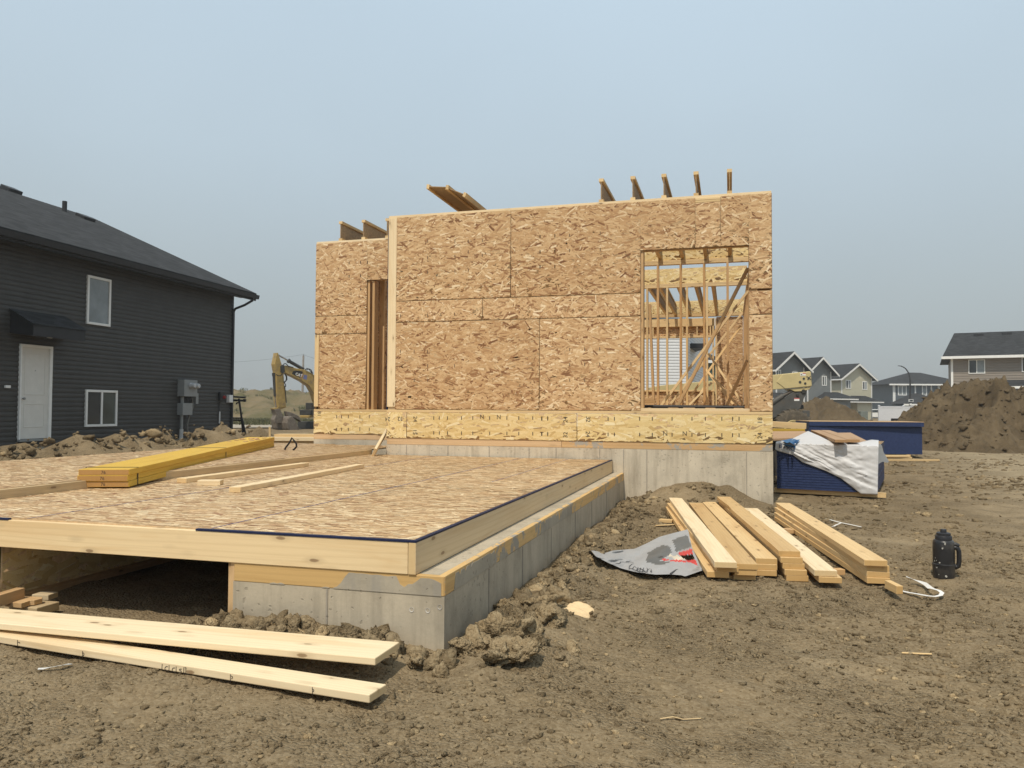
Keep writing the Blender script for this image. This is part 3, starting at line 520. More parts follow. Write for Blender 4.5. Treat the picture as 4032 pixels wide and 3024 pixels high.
# three I-joists lying flat on the top plates, waiting to be stood up
za_ = gy('B', 645, 178, 9.55); zb_ = gy('B', 742, 182, 9.55); zc_ = gy('B', 835, 222, 9.6)
for p, q in ((za_, zb_), (zb_, zc_)):
    c = (p+q)/2; ijoist(c, c+Vector((.06, 3.4, -.05)), (q-p).length+.05, q-p)
br0 = gy('F', 425, 137, 9.35); br0.z = .50; br1 = gy('B', 427, 1455, YW+.45)
hb('door_brace', gz('F', 423, 137, .52), gy('B', 424, 1462, YW-.1)+Vector((.0, .0, 0)), .14, .03, (.5, .9, 0), PINE)
COL.objects.unlink(bpy.data.objects['door_brace']); bpy.data.objects.remove(bpy.data.objects['door_brace'])
tag(board('leaning_board', gz('F', 428, 137, .53), gy('B', 424, 1462, YW+.25), .16, .032, (-.35, .93, 0), PINE), 'pine board leaning from the deck against the inside corner of the unfinished house', 'board')
# ================================================================ garage floor deck on its own footing
D = thing('floor_deck', (-2.5, 3.4, 0), 'low strand board deck with pine rim on a concrete footing before the house', 'deck')
XP, YP, ZR, ZD, XF, YF = -1.3815, 3.32, .345, .4985, -1.2454, 3.3284; XS = -4.60
def db(name, a, b, w, t, side, m=PINE, bev=.003): return board(name, a, b, w, t, side, m, D, bev)
SW = (XP-.02, -2.49, -3.64, XS)
for k in range(3):
    a, b = SW[k+1], SW[k]-.003
    for j, (y0, y1) in enumerate(((YP+.03, 5.76), (5.763, 8.2), (8.203, YW-.02))):
        osb('deck_panel', (a, y0, ZD), UX, UY, b-a, y1-y0, D, OSBD, .015, 400+k*3+j, 2.6, L=(.06, .15), T=(.012, .03), sd=14)
ZL = .565
for k, (a, b) in enumerate(((-5.75, XS), (-6.92, -5.753))):
    for j, (y0, y1) in enumerate(((YP+.04, 4.9), (4.903, 7.4), (7.403, Y2-.03 if k else YW+1))):
        osb('deck_panel', (a, y0, ZL), UX, UY, b-a, y1-y0, D, OSBD, .015, 430+k*3+j, 2.2, L=(.06, .15), T=(.012, .03), sd=14)
db('rim_board', (-6.95, YP+.019, (ZR+ZD-.0075)/2), (XP-.04, YP+.019, (ZR+ZD-.0075)/2), ZD-.0075-ZR, .038, UZ)
db('rim_board', (XP-.019, YP-.002, (ZR+ZD-.0075)/2), (XP-.019, YW, (ZR+ZD-.0075)/2), ZD-.0075-ZR, .038, UZ)
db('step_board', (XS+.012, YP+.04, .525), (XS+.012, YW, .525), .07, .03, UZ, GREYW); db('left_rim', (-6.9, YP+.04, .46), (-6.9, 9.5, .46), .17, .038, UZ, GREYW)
m = MB(); p = gy('E', 1163, 675, YP)
m.box((p.x, YP-.003, ZD-.0072), (XP+.002, YP+.02, ZD+.0022)); m.box((-6.95, YP-.003, ZD-.0072), (gy('E', 48, 620, YP).x, YP+.02, ZD+.0022)); m.box((XP-.018, YP+.021, ZD-.0072), (XP+.002, YW-.01, ZD+.0022)); m.build('edge_seal', NAVYT, D)
m = MB()
for x in (-2.4925, -3.6425): m.box((x, YP+.03, ZD+.0019), (x+.005, YW-.03, ZD+.0026))
m.box((XP-1.15+.62, 6.2, ZD+.0019), (XP-1.15+.624, YW-.03, ZD+.0026)); m.build('chalk_line', CHALK, D)
for k in range(14): db('floor_joist', (XS+.05, YP+.35+.42*k, ZR+.07), (XP-.06, YP+.35+.42*k, ZR+.07), .13, .038, UZ, STUD, 0)
fm = MB(); fm.box((-2.345, YF, -.5), (XF, YF+.2, .2549)); fm.box((XF-.2, YF+.2, -.5), (XF, YW+.004, .2549)); fm.box((-2.345, YF+.036, .2549), (XF-.036, YF+.2, ZR-.003)); fm.box((XF-.2, YF+.2, .2549), (XF-.036, YW+.004, ZR-.003))
fm.build('footing', CONCD, D)
db('footing_plate', (-2.34, YF+.016, .300), (XF-.002, YF+.016, .300), .088, .036, UZ, m_wood('front_plate', (.66, .46, .21), (.56, .36, .15), knots=.1)); db('footing_plate', (XF-.0155, YF+.002, .301), (XF-.0155, 6.4, .301), .089, .035, UZ, SMEAR); db('footing_plate', (XF-.0165, 6.404, .300), (XF-.0165, YW, .300), .089, .035, UZ, SMEAR)
m = MB()
for x in (gy('E', 1942, 1100, YF).x, ): MB().box((x-.004, YF-.004, -.2), (x+.005, YF, .25)).build('form_joint', GROUT, D)
for y in (4.0, 4.7, 5.5, 6.4, 7.2, 8.1): MB().box((XF, y-.004, -.2), (XF+.003, y+.004, .25)).build('form_joint', GROUT, D)
m = MB()
for a, b in ((665, 1107), (765, 1112), (840, 1091)):
    p = gy('F', a, b, YF); m.lathe((p.x, YF+.006, p.z), [(.011, 0), (.0115, .008), (.009, .0075), (.006, .004), (.0, .003)], 18, (0, -1, 0))
m.build('form_tie_hole', m_concrete('tie_hole_rim', (.52, .49, .44)), D, smooth=True)
CEM = m_concrete('cement_smear', (.38, .335, .26)); rs_ = np.random.RandomState(3)
def smear(p0, ax, nrm, L, seed, amp):
    n = int(L/.02); mb = MB(); xs = np.arange(n+1)*.02; h = np.clip(amp*(fbm(xs*3.1+seed, xs*0+seed, 6, seed, .68)+.03)*2.2, 0, .075)+.004*rs_.rand(n+1)
    for i in range(n):
        if h[i] < .004 and h[i+1] < .004: continue
        a = Vector(p0)+Vector(ax)*xs[i]; b = Vector(p0)+Vector(ax)*xs[i+1]; mb.prism([a, b, b+Vector((0, 0, h[i+1])), a+Vector((0, 0, h[i]))], Vector(nrm)*.0022)
    return mb.build('cement_stain', CEM, D)
smear((-2.3, YF-.002+.0005, .256), UX, (0, -1, 0), 1.05, 6, .055); smear((XF+.002, YF+.02, .2565), UY, UX, 2.9, 11, .17)
db('end_stud', (-2.36, YF+.05, -.12), (-2.36, YF+.05, ZR), .09, .035, UY, STUD)
osb('pony_wall', (-3.92, 3.45, .02), UY, UZ, 5.6, .33, D, OSBY, .012, 460, 2.4, L=(.1, .2), T=(.02, .05)); db('pony_plate', (-3.90, 3.5, .02), (-3.90, 8.9, .02), .09, .038, UX, STUD); osb('pony_wall', (-2.3, 9.0, 0), (-1, 0, 0), UZ, 1.7, .3, D, OSB, .012, 461, 1)
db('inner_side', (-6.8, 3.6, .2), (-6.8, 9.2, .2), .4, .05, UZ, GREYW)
# ================================================================ loose lumber
def lumber(ftl, btl, z, w=.14, t=.038, m=SPRUCE, wob=0, zb=None, lab=None, grp=None, back=None, name='plank'):
    """ftl/btl: front and back left top corners as (crop, x, y); z: height of the top face"""
    a = gz(*ftl, z) if not isinstance(ftl, Vector) else ftl; b = gz(*btl, z if zb is None else zb) if not isinstance(btl, Vector) else btl
    d = (b-a).normalized(); s = Vector((d.y, -d.x, 0)).normalized(); up = s.cross(d); off = s*w/2-up*t/2
    o = board(name, a+off, b+off, w, t, s, m, None, .003, wob); return tag(o, lab, 'plank', grp), a, b, s
top = []
PILE = [('leftmost', [((778, 500), (530, 151), .135), ((790, 523), (520, 180), .097), ((738, 553), (512, 200), .060), ((765, 574), (560, 260), .022)]),
        ('second from the left', [((893, 510), (640, 178), .115), ((888, 541), (650, 200), .077), ((882, 566), (655, 215), .040)]),
        ('middle', [((1003, 480), (711, 173), .118), ((1003, 512), (720, 190), .080), ((1000, 545), (725, 205), .042)]),
        ('tallest', [((1127, 440), (792, 145), .172), ((1140, 476), (800, 165), .134), ((1150, 508), (805, 180), .096), ((1162, 543), (812, 195), .058), ((1170, 574), (822, 215), .021)]),
        ('pair', [((1322, 545), (938, 207), .085), ((1348, 582), (950, 230), .045)]),
        ('far right', [((1594, 490), (1112, 178), .155), ((1606, 519), (1105, 203), .117), ((1608, 552), (1103, 230), .079), ((1610, 586), (1104, 255), .041)])]
ORD = ['top', 'second', 'third', 'fourth', 'bottom']
for nm, bl in PILE:
    for k, (f, b, z) in enumerate(bl):
        last = k == len(bl)-1; lab = '%s plank in the %s pile of loose lumber on the bare clay' % ('bottom' if last else ORD[k], nm)
        o, a, bb, s = lumber(('G',)+f, ('G',)+b, z, m=SPRUCE if (k or nm not in ('leftmost', 'pair')) else PINE, wob=.018 if (k == 0 and nm in ('leftmost', 'tallest', 'pair')) else 0, lab=lab, grp='planks piled on the clay')
GRP = 'scrap wood lying about'
def scrap(a, b, w, t, lab, m=STUD, side=None, grp=GRP, cat='wood scrap', name='wood_scrap'):
    a, b = Vector(a), Vector(b); d = b-a; return tag(board(name, a, b, w, t, side or (d.y, -d.x, 0), m, None, .003), lab, cat, grp)
scrap(gz('G', 1118, 332, .03), gz('G', 1200, 332, .03), .089, .038, 'short bearer block under the back of the far right plank pile'); scrap(gz('G', 1395, 555, .02), gz('G', 1478, 553, .02), .06, .038, 'short bearer block between the pair of planks and the far right pile')
scrap(gz('G', 1722, 622, .035), gz('G', 1788, 655, .03), .04, .05, 'chipped end of wood sticking out below the far right plank pile', SPRUCE); scrap(gz('G', 480, 275, .03), gz('G', 552, 280, .03), .07, .03, 'small offcut poking out at the back left of the plank piles', SPRUCE); scrap(gg('G', 458, 303, .012), gg('G', 560, 298, .012), .03, .008, 'thin pale lath beside the offcut at the back left of the plank piles', PALE)
scrap(gg('G', 1797, 996, .006), gg('G', 1963, 1003, .006), .012, .006, 'thin yellow splinter lying alone on the trodden clay', PALE)
# two long planks in the foreground
def long_plank(fr, br, fl, z, zl, t, lab):
    a = gz('S', *fr, z); c = gz('S', *br, z); b = gz('T', *fl, zl); w = (c-a).length; d = (b-a).normalized(); b = a+d*4.2; s = (c-a); s = (s-d*s.dot(d)).normalized(); w = (c-a).dot(s); up = Vector((0, 0, 1)); up = (up-d*up.z).normalized()
    return tag(board('long_plank', a+s*w/2-up*t/2, b+s*w/2-up*t/2, w, t, s, PINE, None, .004), lab, 'plank', 'long planks in front of the deck'), a, b, s, d, up
p1 = long_plank((1190, 815), (1410, 535), (0, 478), .118, .090, .030, 'upper long pine plank resting raised on clods before the deck opening')
p2 = long_plank((1100, 1420), (1328, 1236), (0, 705), .050, .045, .032, 'lower long pine plank with pencilled layout marks lying on the clay')
_, a, b, s, d, up = p2
def ink(pts, w=.0022, nm='layout_mark', par=None, m=INK):
    mb = MB()
    for q in pts: mb.tube(q, w/2, 6)
    return mb.build(nm, m, par)
def on_edge(px_, py_): return gp('E', px_, py_, a-s*.0012, -s)
ms = []
for t0, bt in (((104, 1312), (104, 1350)), ((490, 1378), (490, 1420)), ((1368, 1516), (1368, 1560)), ((1855, 1592), (1855, 1640)), ((963, 1455), (961, 1492)), ((1004, 1462), (1003, 1500)), ((1046, 1470), (1045, 1510)), ((1092, 1474), (1090, 1518)), ((1104, 1476), (1103, 1520)), ((1098, 1474), (1106, 1480))): ms.append([on_edge(*t0), on_edge(*bt)])
arc = lambda cx, cy, r1, r2, a0, a1: [on_edge(cx+r1*math.cos(math.radians(t)), cy+r2*math.sin(math.radians(t))) for t in np.linspace(a0, a1, 9)]
ms += [arc(990, 1481, 11, 12, -60, -290), arc(1033, 1489, 11, 12, -60, -290), arc(1072, 1489, 7, 5, -40, -270), arc(1070, 1500, 7, 6, -90, 120), arc(108, 1330, 10, 5, -120, 30), arc(492, 1396, 7, 8, -90, 90), arc(1372, 1534, 9, 8, -90, 80), arc(1857, 1612, 7, 7, -90, 90)]
mo = ink(ms); mo.parent = p2[0]; mo.matrix_parent_inverse = p2[0].matrix_basis.inverted()
# 2x4s on the deck
lumber(('E', 1050, 350), ('E', 1790, 258), ZD+.002+.038, .089, .038, PINE, lab='back pine stud lying on the deck beside the yellow beams', name='deck_stud'); lumber(('E', 1360, 403), ('F', 320, 200), ZD+.002+.038, .089, .038, PINE, lab='front pine stud lying on the deck, nearer than the other', name='deck_stud')
scrap(gz('E', 1183, 376, ZD+.02), gz('E', 1318, 376, ZD+.02), .089, .038, 'short pine offcut lying between the two studs on the deck', PINE)
# laminated beam bundle
L0 = gz('E', 765, 404, ZD+.012); L1 = gz('L', 770, 1575, ZL+.005)
d = (L1-L0).normalized(); sd = Vector((d.y, -d.x, 0)).normalized(); upv = sd.cross(d)
LB = thing('beam_bundle', L0, 'bundle of yellow laminated beams strapped together on the deck', 'beam bundle')
for k in range(3):
    e = (0, .004, -.003)[k]; c = L0+upv*(.0215+.044*k)-sd*(.18+e)
    q = board('laminated_beam', c-d*(0, .008, .004)[k], c+d*(L1-L0).length, .36, .043, sd, LVL, LB, .003)
    board('end_grain', c-d*((0, .008, .004)[k]+.0012), c-d*((0, .008, .004)[k]-.002), .352, .037, sd, LVLEND, LB, 0)
    text('cut_mark', '76', .034, c-d*((0, .008, .004)[k]+.0016)-sd*.02-upv*.012, sd, upv, INK, LB, .0003)
for q in (.16, 2.6):
    c = L0+d*q; m = MB()
    m.obox(c+sd*.0005, d*.016, sd*.0016, upv*.134); m.obox(c+sd*.0005+upv*.132, d*.016, -sd*.378, upv*.002); m.obox(c-sd*.377, d*.016, -sd*.0016, upv*.134); m.build('strap', BLACK, LB)
sw = MB(); rs = np.random.RandomState(8)
for k in range(14):
    c = L1-d*rs.uniform(.3, 1.3)+upv*.1335-sd*rs.uniform(.05, .3); n = 7; sw.prism([c+(d*math.cos(6.28*i/n)*rs.uniform(.03, .1)+sd*math.sin(6.28*i/n)*rs.uniform(.015, .04)) for i in range(n)], upv*(.001+.0004*k))
sw.build('torn_wrap', m_plain('torn_paper', (.55, .34, .17), .9), LB)
# scraps in the opening on the left
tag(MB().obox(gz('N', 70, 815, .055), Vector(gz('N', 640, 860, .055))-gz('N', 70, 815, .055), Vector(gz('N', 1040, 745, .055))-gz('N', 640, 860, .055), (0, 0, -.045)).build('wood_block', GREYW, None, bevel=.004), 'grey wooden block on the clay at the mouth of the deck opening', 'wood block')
m = MB(); q = [gz('N', a, b, .085) for a, b in ((80, 745), (370, 775), (430, 760), (520, 728), (600, 722), (735, 690), (740, 665), (420, 650), (250, 690))]
m.prism(q, (0, 0, -.026)); tag(m.build('splintered_board', STUD, None, bevel=.002), 'splintered reddish board end lying on the grey wooden block', 'wood scrap')
scrap(gz('N', -300, 800, .11), gz('N', 360, 600, .11), .05, .06, 'stub of lumber with end stamp above the grey wooden block', STUD)
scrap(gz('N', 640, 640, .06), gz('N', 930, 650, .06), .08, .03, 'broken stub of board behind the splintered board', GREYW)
# ---------------------------------------------------------------- sawdust, feather of plastic, straps, roots
def patch(name, c, n, r, m, lab, cat, seed, k='F', h=.012):
    rr = np.random.RandomState(seed); p = gz(*c, 0); mb = MB(); N = 26; R = 7; vs = [(p.x, p.y, gh(p.x, p.y)+h)]; fs = []
    for j in range(1, R+1):
        for i in range(N):
            an = 6.2832*i/N; q = r*j/R*(1+.35*float(vnoise(np.array([math.cos(an)*1.6+seed]), np.array([math.sin(an)*1.6]), 3)[0])*2); x = p.x+math.cos(an)*q; y = p.y+math.sin(an)*q*1.15
            vs.append((x, y, gh(x, y)+h*(1-(j/R)**2)+.003*(rr.rand()-.5)-(.016 if j == R else 0)))
    fs += [(0, 1+i, 1+(i+1) % N) for i in range(N)]
    for j in range(R-1): fs += [(1+j*N+i, 1+(j+1)*N+i, 1+(j+1)*N+(i+1) % N, 1+j*N+(i+1) % N) for i in range(N)]
    mb.add(vs, fs); return tag(mb.build(name, m, None, True), lab, cat)
patch('sawdust_pile', ('F', 1695, 1120), 0, .10, m_plain('sawdust', (.76, .56, .32), .95, .1, 30, .6), 'small spill of pale sawdust on the clay beside the footing', 'sawdust', 3, h=.02)
def strip(name, pts, w, m, lab, cat, grp=None, up0=(0, 0, 1)):
    mb = MB(); vs = []; P_ = [Vector(p[:3]) for p in pts]
    for i, p in enumerate(P_):
        t = (P_[min(i+1, len(P_)-1)]-P_[max(i-1, 0)]).normalized(); tw = pts[i][3] if len(pts[i]) > 3 else 0
        s_ = t.cross(Vector(up0)).normalized(); n_ = s_.cross(t); q = s_*math.cos(tw)+n_*math.sin(tw); nn = t.cross(q)*.0008; vs += [p-q*w/2-nn, p+q*w/2-nn, p+q*w/2+nn, p-q*w/2+nn]
    fs = []
    for i in range(len(P_)-1): fs += [(i*4+j, i*4+4+j, i*4+4+(j+1) % 4, i*4+(j+1) % 4) for j in range(4)]
    fs += [(3, 2, 1, 0), tuple(len(vs)-4+j for j in range(4))]; mb.add(vs, fs); return tag(mb.build(name, m, None, True), lab, cat, grp)
WS = m_plain('white_strapping', (.74, .72, .68), .5, .05)
def gl(k, l, lift=.012): return [tuple(gg(k, a, b, lift if len(c) < 1 else c[0]))+((c[1],) if len(c) > 1 else (0,)) for a, b, *c in l]
strip('packing_strap', gl('Q', [(-420, 1290, .01), (-250, 1345, .012), (-100, 1378, .014), (60, 1405, .016), (220, 1435, .02), (340, 1445, .025), (430, 1425, .03), (455, 1385, .035), (400, 1345, .04), (300, 1318, .045), (240, 1290, .045, .9), (180, 1240, .03, .6), (60, 1190, .03), (-50, 1160, .04, -.5), (-130, 1120, .05)]), .024, WS, 'curled white packing strap on the clay in front of the flask', 'strap', 'white packing straps')
strip('packing_strap', gl('G', [(1388, 264, .012), (1420, 275, .02), (1470, 288, .02), (1530, 300, .012), (1585, 312, .012)]), .022, WS, 'knotted white packing strap lying behind the far right plank pile', 'strap', 'white packing straps')
strip('packing_strap', gl('G', [(1470, 288, .03), (1440, 300, .02), (1412, 316, .012)]), .016, WS, 'loose tail of white strap beside the knotted strap', 'strap', 'white packing straps')
strip('plastic_shred', gl('T', [(660, 1255, .006), (760, 1250, .010), (900, 1225, .014, .3), (1050, 1195, .02, .3), (1230, 1168, .012)]), .02, m_plain('pale_plastic', (.62, .62, .60), .5), 'pale shred of plastic on the clay below the marked plank', 'plastic shred')
strip('dry_root', gl('X', [(2600, 2830, .006), (2650, 2822, .01), (2690, 2832, .006), (2730, 2830, .006), (2760, 2828, .005)]), .005, PALE, 'thin dry root lying on the clay in the foreground', 'root')
# ---------------------------------------------------------------- big black drink flask
FB = m_plain('flask_black', (.018, .018, .02), .35, .2, 9, .05, .45, 0, (.06, .055, .05)); b0 = gz('Q', 485, 1128, .0); b0.z = gh(b0.x, b0.y)-.004; hh = .322
FL = thing('drink_flask', b0, 'large black insulated flask with side handle and pale scuffs standing on the clay', 'flask')
sc = hh/790
def fr(w): return w/2*sc
MB().lathe(b0, [(fr(310), 0), (fr(322), .012), (fr(330), .06), (fr(344), .088), (fr(344), .094), (fr(322), .098), (fr(326), .19), (fr(320), .235), (fr(300), .248), (fr(262), .254)], 36).build('bottle', FB, FL, True)
MB().lathe(b0+Vector((0, 0, .2535)), [(fr(250), 0), (fr(252), .022), (fr(238), .027), (fr(214), .029), (fr(212), .044), (fr(180), .048), (fr(96), .049), (fr(92), .066), (fr(80), .070)], 32).build('lid', m_plain('flask_lid', (.026, .026, .03), .45, .1), FL, True)
rt = Vector(_r); bk = Vector((-_r[1], _r[0], 0)); hd = (rt*.85-bk*.5).normalized()
def hp(u, z): return b0+hd*u*sc+Vector((0, 0, z))
MB().tube([hp(140, .205), hp(175, .208), hp(200, .203), hp(216, .186), hp(220, .15), hp(217, .11), hp(206, .086), hp(180, .078), hp(140, .085)], [.018, .016, .015, .0145, .0145, .0145, .015, .016, .018], 12).build('handle', FB, FL, True)
MB().tube([hp(110, .222), hp(175, .226), hp(225, .22)], [.018, .016, .010], 12).build('strap_loop', FB, FL, True)
sm_ = MB(); rr = np.random.RandomState(5)
for a, z, s_ in ((-.9, .085, .010), (-.75, .078, .011), (-1.0, .115, .006), (-.4, .108, .008), (.2, .022, .010), (-.5, .03, .005), (-.1, .205, .009), (-.9, .135, .004), (.15, .235, .009), (-.75, .12, .004)):
    an = math.atan2(-b0.y, -b0.x)+a*.9; r = fr(330)+.0006; c = b0+Vector((math.cos(an)*r, math.sin(an)*r, z)); t = Vector((-math.sin(an), math.cos(an), 0)); n_ = 7
    sm_.prism([c+t*math.cos(6.28*i/n_)*s_*rr.uniform(.4, .8)+Vector((0, 0, math.sin(6.28*i/n_)*s_*rr.uniform(.5, 1.1))) for i in range(n_)], Vector((math.cos(an), math.sin(an), 0))*.0008)
sm_.build('scuff_mark', m_plain('pale_scuff', (.40, .39, .35), .8), FL)
rh = Vector((math.cos(YA), math.sin(YA), 0)); bk = Vector((-math.sin(YA), math.cos(YA), 0)); Zv = Vector((0, 0, 1))
def inpoly(x, y, P):
    c = False; n = len(P)
    for i in range(n):
        (x1, y1), (x2, y2) = P[i], P[(i+1) % n]
        if (y1 > y) != (y2 > y) and x < (x2-x1)*(y-y1)/(y2-y1)+x1: c = not c
    return c
def curve(P, n):
    P = np.array(P, float); s = np.r_[0, np.cumsum(np.hypot(*np.diff(P, axis=0).T))]; t = np.linspace(0, s[-1], n); return np.stack([np.interp(t, s, P[:, k]) for k in range(P.shape[1])], -1)
# ================================================================ torn grey wrap beside the plank piles
TW = [m_plain('grey_wrap', (.335, .33, .325), .6, .06, 12, .15), m_plain('dark_print', (.13, .128, .12), .6), m_plain('red_print', (.55, .06, .05), .6), m_plain('cream_wrap', (.60, .52, .40), .6), m_plain('wrap_ink', (.07, .07, .075), .7)]
lo = curve([(118, 512, .05), (200, 620, .012), (420, 735, .01), (640, 830, .01), (930, 905, .01), (1250, 940, .01), (1480, 935, .012), (1690, 950, .014), (1760, 972, .006), (2065, 865, .02)], 70)
hi = curve([(118, 512, .05), (370, 562, .02), (500, 520, .03), (880, 490, .045), (1100, 390, .07), (1300, 285, .10), (1480, 235, .12), (1810, 150, .14), (1880, 470, .09), (2065, 865, .02)], 70)
DK = [[(1540, 330), (1800, 250), (1870, 460), (1600, 545)], [(1080, 720), (1110, 560), (1250, 480), (1380, 420), (1480, 450), (1530, 545), (1480, 600), (1300, 700), (1140, 730)], [(1160, 730), (1250, 690), (1500, 720), (1400, 760), (1270, 778)]]
RD = [[(1230, 520), (1285, 510), (1300, 640), (1430, 650), (1430, 690), (1260, 690)], [(1600, 575), (1880, 480), (1890, 580), (1700, 610)], [(1430, 680), (1750, 690), (1940, 680), (1980, 785), (1850, 725), (1560, 715)]]
HO = [[(1680, 610), (1890, 585), (1925, 650), (1900, 685), (1780, 690)]]; CRm = [[(1430, 600), (1545, 590), (1555, 635)], [(1560, 640), (1610, 590), (1780, 680), (1560, 680)]]
M_, N_ = 34, 70; vs = []; uv = []
for j in range(M_+1):
    v = j/M_
    for i in range(N_):
        x, y, z = lo[i]*(1-v)+hi[i]*v; z = z+.010*float(fbm(np.array([x*.006]), np.array([y*.010]), 3, 6)[0])*math.sin(math.pi*v)+.006*math.sin(x*.012+y*.02)*math.sin(math.pi*v); p_ = gz('U', x, y, z); vs.append(gz('U', x, y, max(gh(p_.x, p_.y)+.016, z)+.004)); uv.append((x, y))
mb = MB(); fs = []; mi = []
for j in range(M_):
    for i in range(N_-1):
        q = (j*N_+i, j*N_+i+1, (j+1)*N_+i+1, (j+1)*N_+i); cx = sum(uv[k][0] for k in q)/4; cy = sum(uv[k][1] for k in q)/4
        if any(inpoly(cx, cy, P) for P in HO): continue
        fs.append(q); mi.append(1 if any(inpoly(cx, cy, P) for P in DK) else 2 if any(inpoly(cx, cy, P) for P in RD) else 3 if any(inpoly(cx, cy, P) for P in CRm) else 0)
mb.add(vs, fs); mb.mi = mi; WR = mb.build('torn_wrap', None, None, True, mats=TW); tag(WR, 'torn piece of grey lumber wrap with red print lying against the plank piles', 'torn wrap')
def on_wrap(x, y): p = gz('U', x, y, .02); return gz('U', x, y, max(gh(p.x, p.y)+.024, .026))
mb = MB()
for P in ([(780, 830), (790, 790), (830, 760), (885, 745)], [(780, 830), (840, 835), (870, 800), (930, 790), (1000, 785), (1080, 810), (1110, 850), (1090, 880), (1000, 890), (900, 870), (840, 835)], [(870, 760), (880, 790), (930, 790)], [(950, 795), (920, 870)], [(1000, 790), (960, 885)], [(1050, 800), (1010, 888)], [(880, 800), (920, 830), (1000, 800)], [(900, 860), (980, 830), (1060, 880)], [(1110, 850), (1160, 830), (1175, 870), (1170, 895), (1150, 870)], [(940, 880), (960, 905), (1060, 915), (1110, 890)], [(525, 765), (535, 745), (600, 750), (640, 725)], [(1500, 925), (1600, 860), (1690, 845)], [(1730, 845), (1780, 800), (1900, 765)]):
    mb.tube([on_wrap(*p) for p in P], .0022 if P[0][0] < 1400 else .005, 5)
for x in range(640, 850, 26): p = on_wrap(x, 715+(x-640)*.07); mb.lathe(p, [(.004, 0), (.004, .001)], 8)
o = mb.build('printed_drawing', TW[4], WR)
mb = MB(); mb.prism([gg('U', a, b, z) for a, b, z in ((112, 520, .05), (200, 630, .02), (330, 700, .016), (430, 738, .014), (290, 745, .006), (200, 722, .01), (95, 600, .03), (78, 520, .045))], (0, 0, -.002)); mb.build('curled_edge', TW[1], WR)
# ================================================================ wrapped stack of sheets right of the house
NAVY = m_plain('navy_sealed_edge', (.024, .040, .110), .55, .18, 20, .1); TARP = m_plain('white_lumber_wrap', (.62, .62, .63), .55, .05, 4, .12); TBLUE = m_plain('wrap_blue_print', (.03, .12, .28), .5); TNAVY = m_plain('wrap_navy_print', (.02, .05, .14), .5)
f0 = gz('K', 125, 885, .05); f1 = gz('K', 1370, 948, .05); e1 = (f1-f0); WS_ = e1.length; e1.normalize(); n1 = Vector((-e1.y, e1.x, 0)); HS = .64
PS = thing('panel_stack', (f0+f1)/2, 'low stack of sheathing panels with navy sealed edges beside the house corner', 'panel stack')
rr = np.random.RandomState(2); th = (HS-.07)/17
for k in range(17):
    c = f0+e1*(WS_/2+rr.uniform(-.004, .004))-n1*rr.uniform(0, .005); z = .075+th*k; a = c-e1*WS_/2; a.z = z
    MB().obox(a, e1*WS_, n1*2.44, Zv*(th-.004)).build('panel_sheet', NAVY, PS)
osb('top_sheet', f0+Vector((0, 0, HS+.008-f0.z)), e1, n1, WS_, 2.44, PS, OSBD, .008, 500, 1.5)
for q in (.1, 1.1, 2.2): board('bearer', f0+n1*q-e1*.05*(q < .2)+Vector((0, 0, .045-f0.z)), f1+n1*q+e1*(.1 if q < .2 else -.02)+Vector((0, 0, .045-f1.z)), .089, .06, n1, SPRUCE, PS)
def tp(x, y, off=.0):
    p = gp('K', x, y, f0-n1*(.012+off), n1)
    if p.z > HS+.03:      # over the front edge: on the slightly rising top of the load
        a = gz('K', x, y, HS+.03); dd = max(0, (a-f0).dot(n1)); p = gp('K', x, y, f0+Vector((0, 0, HS+.03+off-f0.z)), (Zv-n1*.055).normalized())
    return p
lo = curve([(105, 375), (140, 402), (330, 452), (440, 540), (740, 652), (920, 740), (1170, 936), (1368, 946)], 90); hi = curve([(105, 375), (110, 285), (330, 240), (510, 150), (660, 215), (805, 288), (1130, 297), (1300, 258), (1368, 262), (1395, 300), (1390, 420), (1375, 560), (1385, 700), (1378, 800), (1388, 925), (1368, 946)], 90)
# resample the right edge so that rows stay upright
top_ = curve([(105, 372), (112, 285), (330, 240), (510, 150), (660, 215), (805, 288), (1130, 297), (1300, 258), (1390, 265)], 90); bot_ = curve([(105, 378), (140, 402), (330, 452), (440, 540), (740, 652), (920, 740), (1170, 936), (1378, 944)], 90)
mb = MB(); vs = []; fs = []; R = 44
for j in range(R+1):
    v = j/R
    for i in range(90):
        x, y = bot_[i]*(1-v)+top_[i]*v; p = tp(x, y)
        # folds run along the stretched lower hem, fading towards the top
        ha = x*.9+y*.43; hb_ = y*.9-x*.43+40*float(fbm(np.array([x*.004]), np.array([y*.006]), 2, 4)[0]); w = .055*abs(float(fbm(np.array([ha*.0016]), np.array([hb_*.017]), 3, 9)[0]))*(1.15-v)**1.2+.022*float(fbm(np.array([x*.007+y*.003]), np.array([y*.014-x*.002]), 4, 19)[0]); w *= min(1, .25+i/30); edge = min(1, 6*min(v, 1-v, i/89+.05, 1-i/89+.05))
        vs.append(p-n1*(max(0, .012+w*edge))+Vector((0, 0, .004)))
for j in range(R):
    for i in range(89): fs.append((j*90+i, j*90+i+1, (j+1)*90+i+1, (j+1)*90+i))
mb.add(vs, fs); TP = mb.build('lumber_wrap', TARP, None, True); tag(TP, 'white printed lumber wrap pulled slantwise over the low stack of navy edged panels', 'wrap')
sol = TP.modifiers.new('thickness', 'SOLIDIFY'); sol.thickness = .002
fl = [gp('K', x, y, f1+e1*.0, (n1*.75-e1*.66).normalized()) for x, y in ((1385, 365), (1395, 300), (1430, 330), (1450, 410), (1500, 495), (1518, 525), (1500, 545), (1440, 530), (1385, 560))]
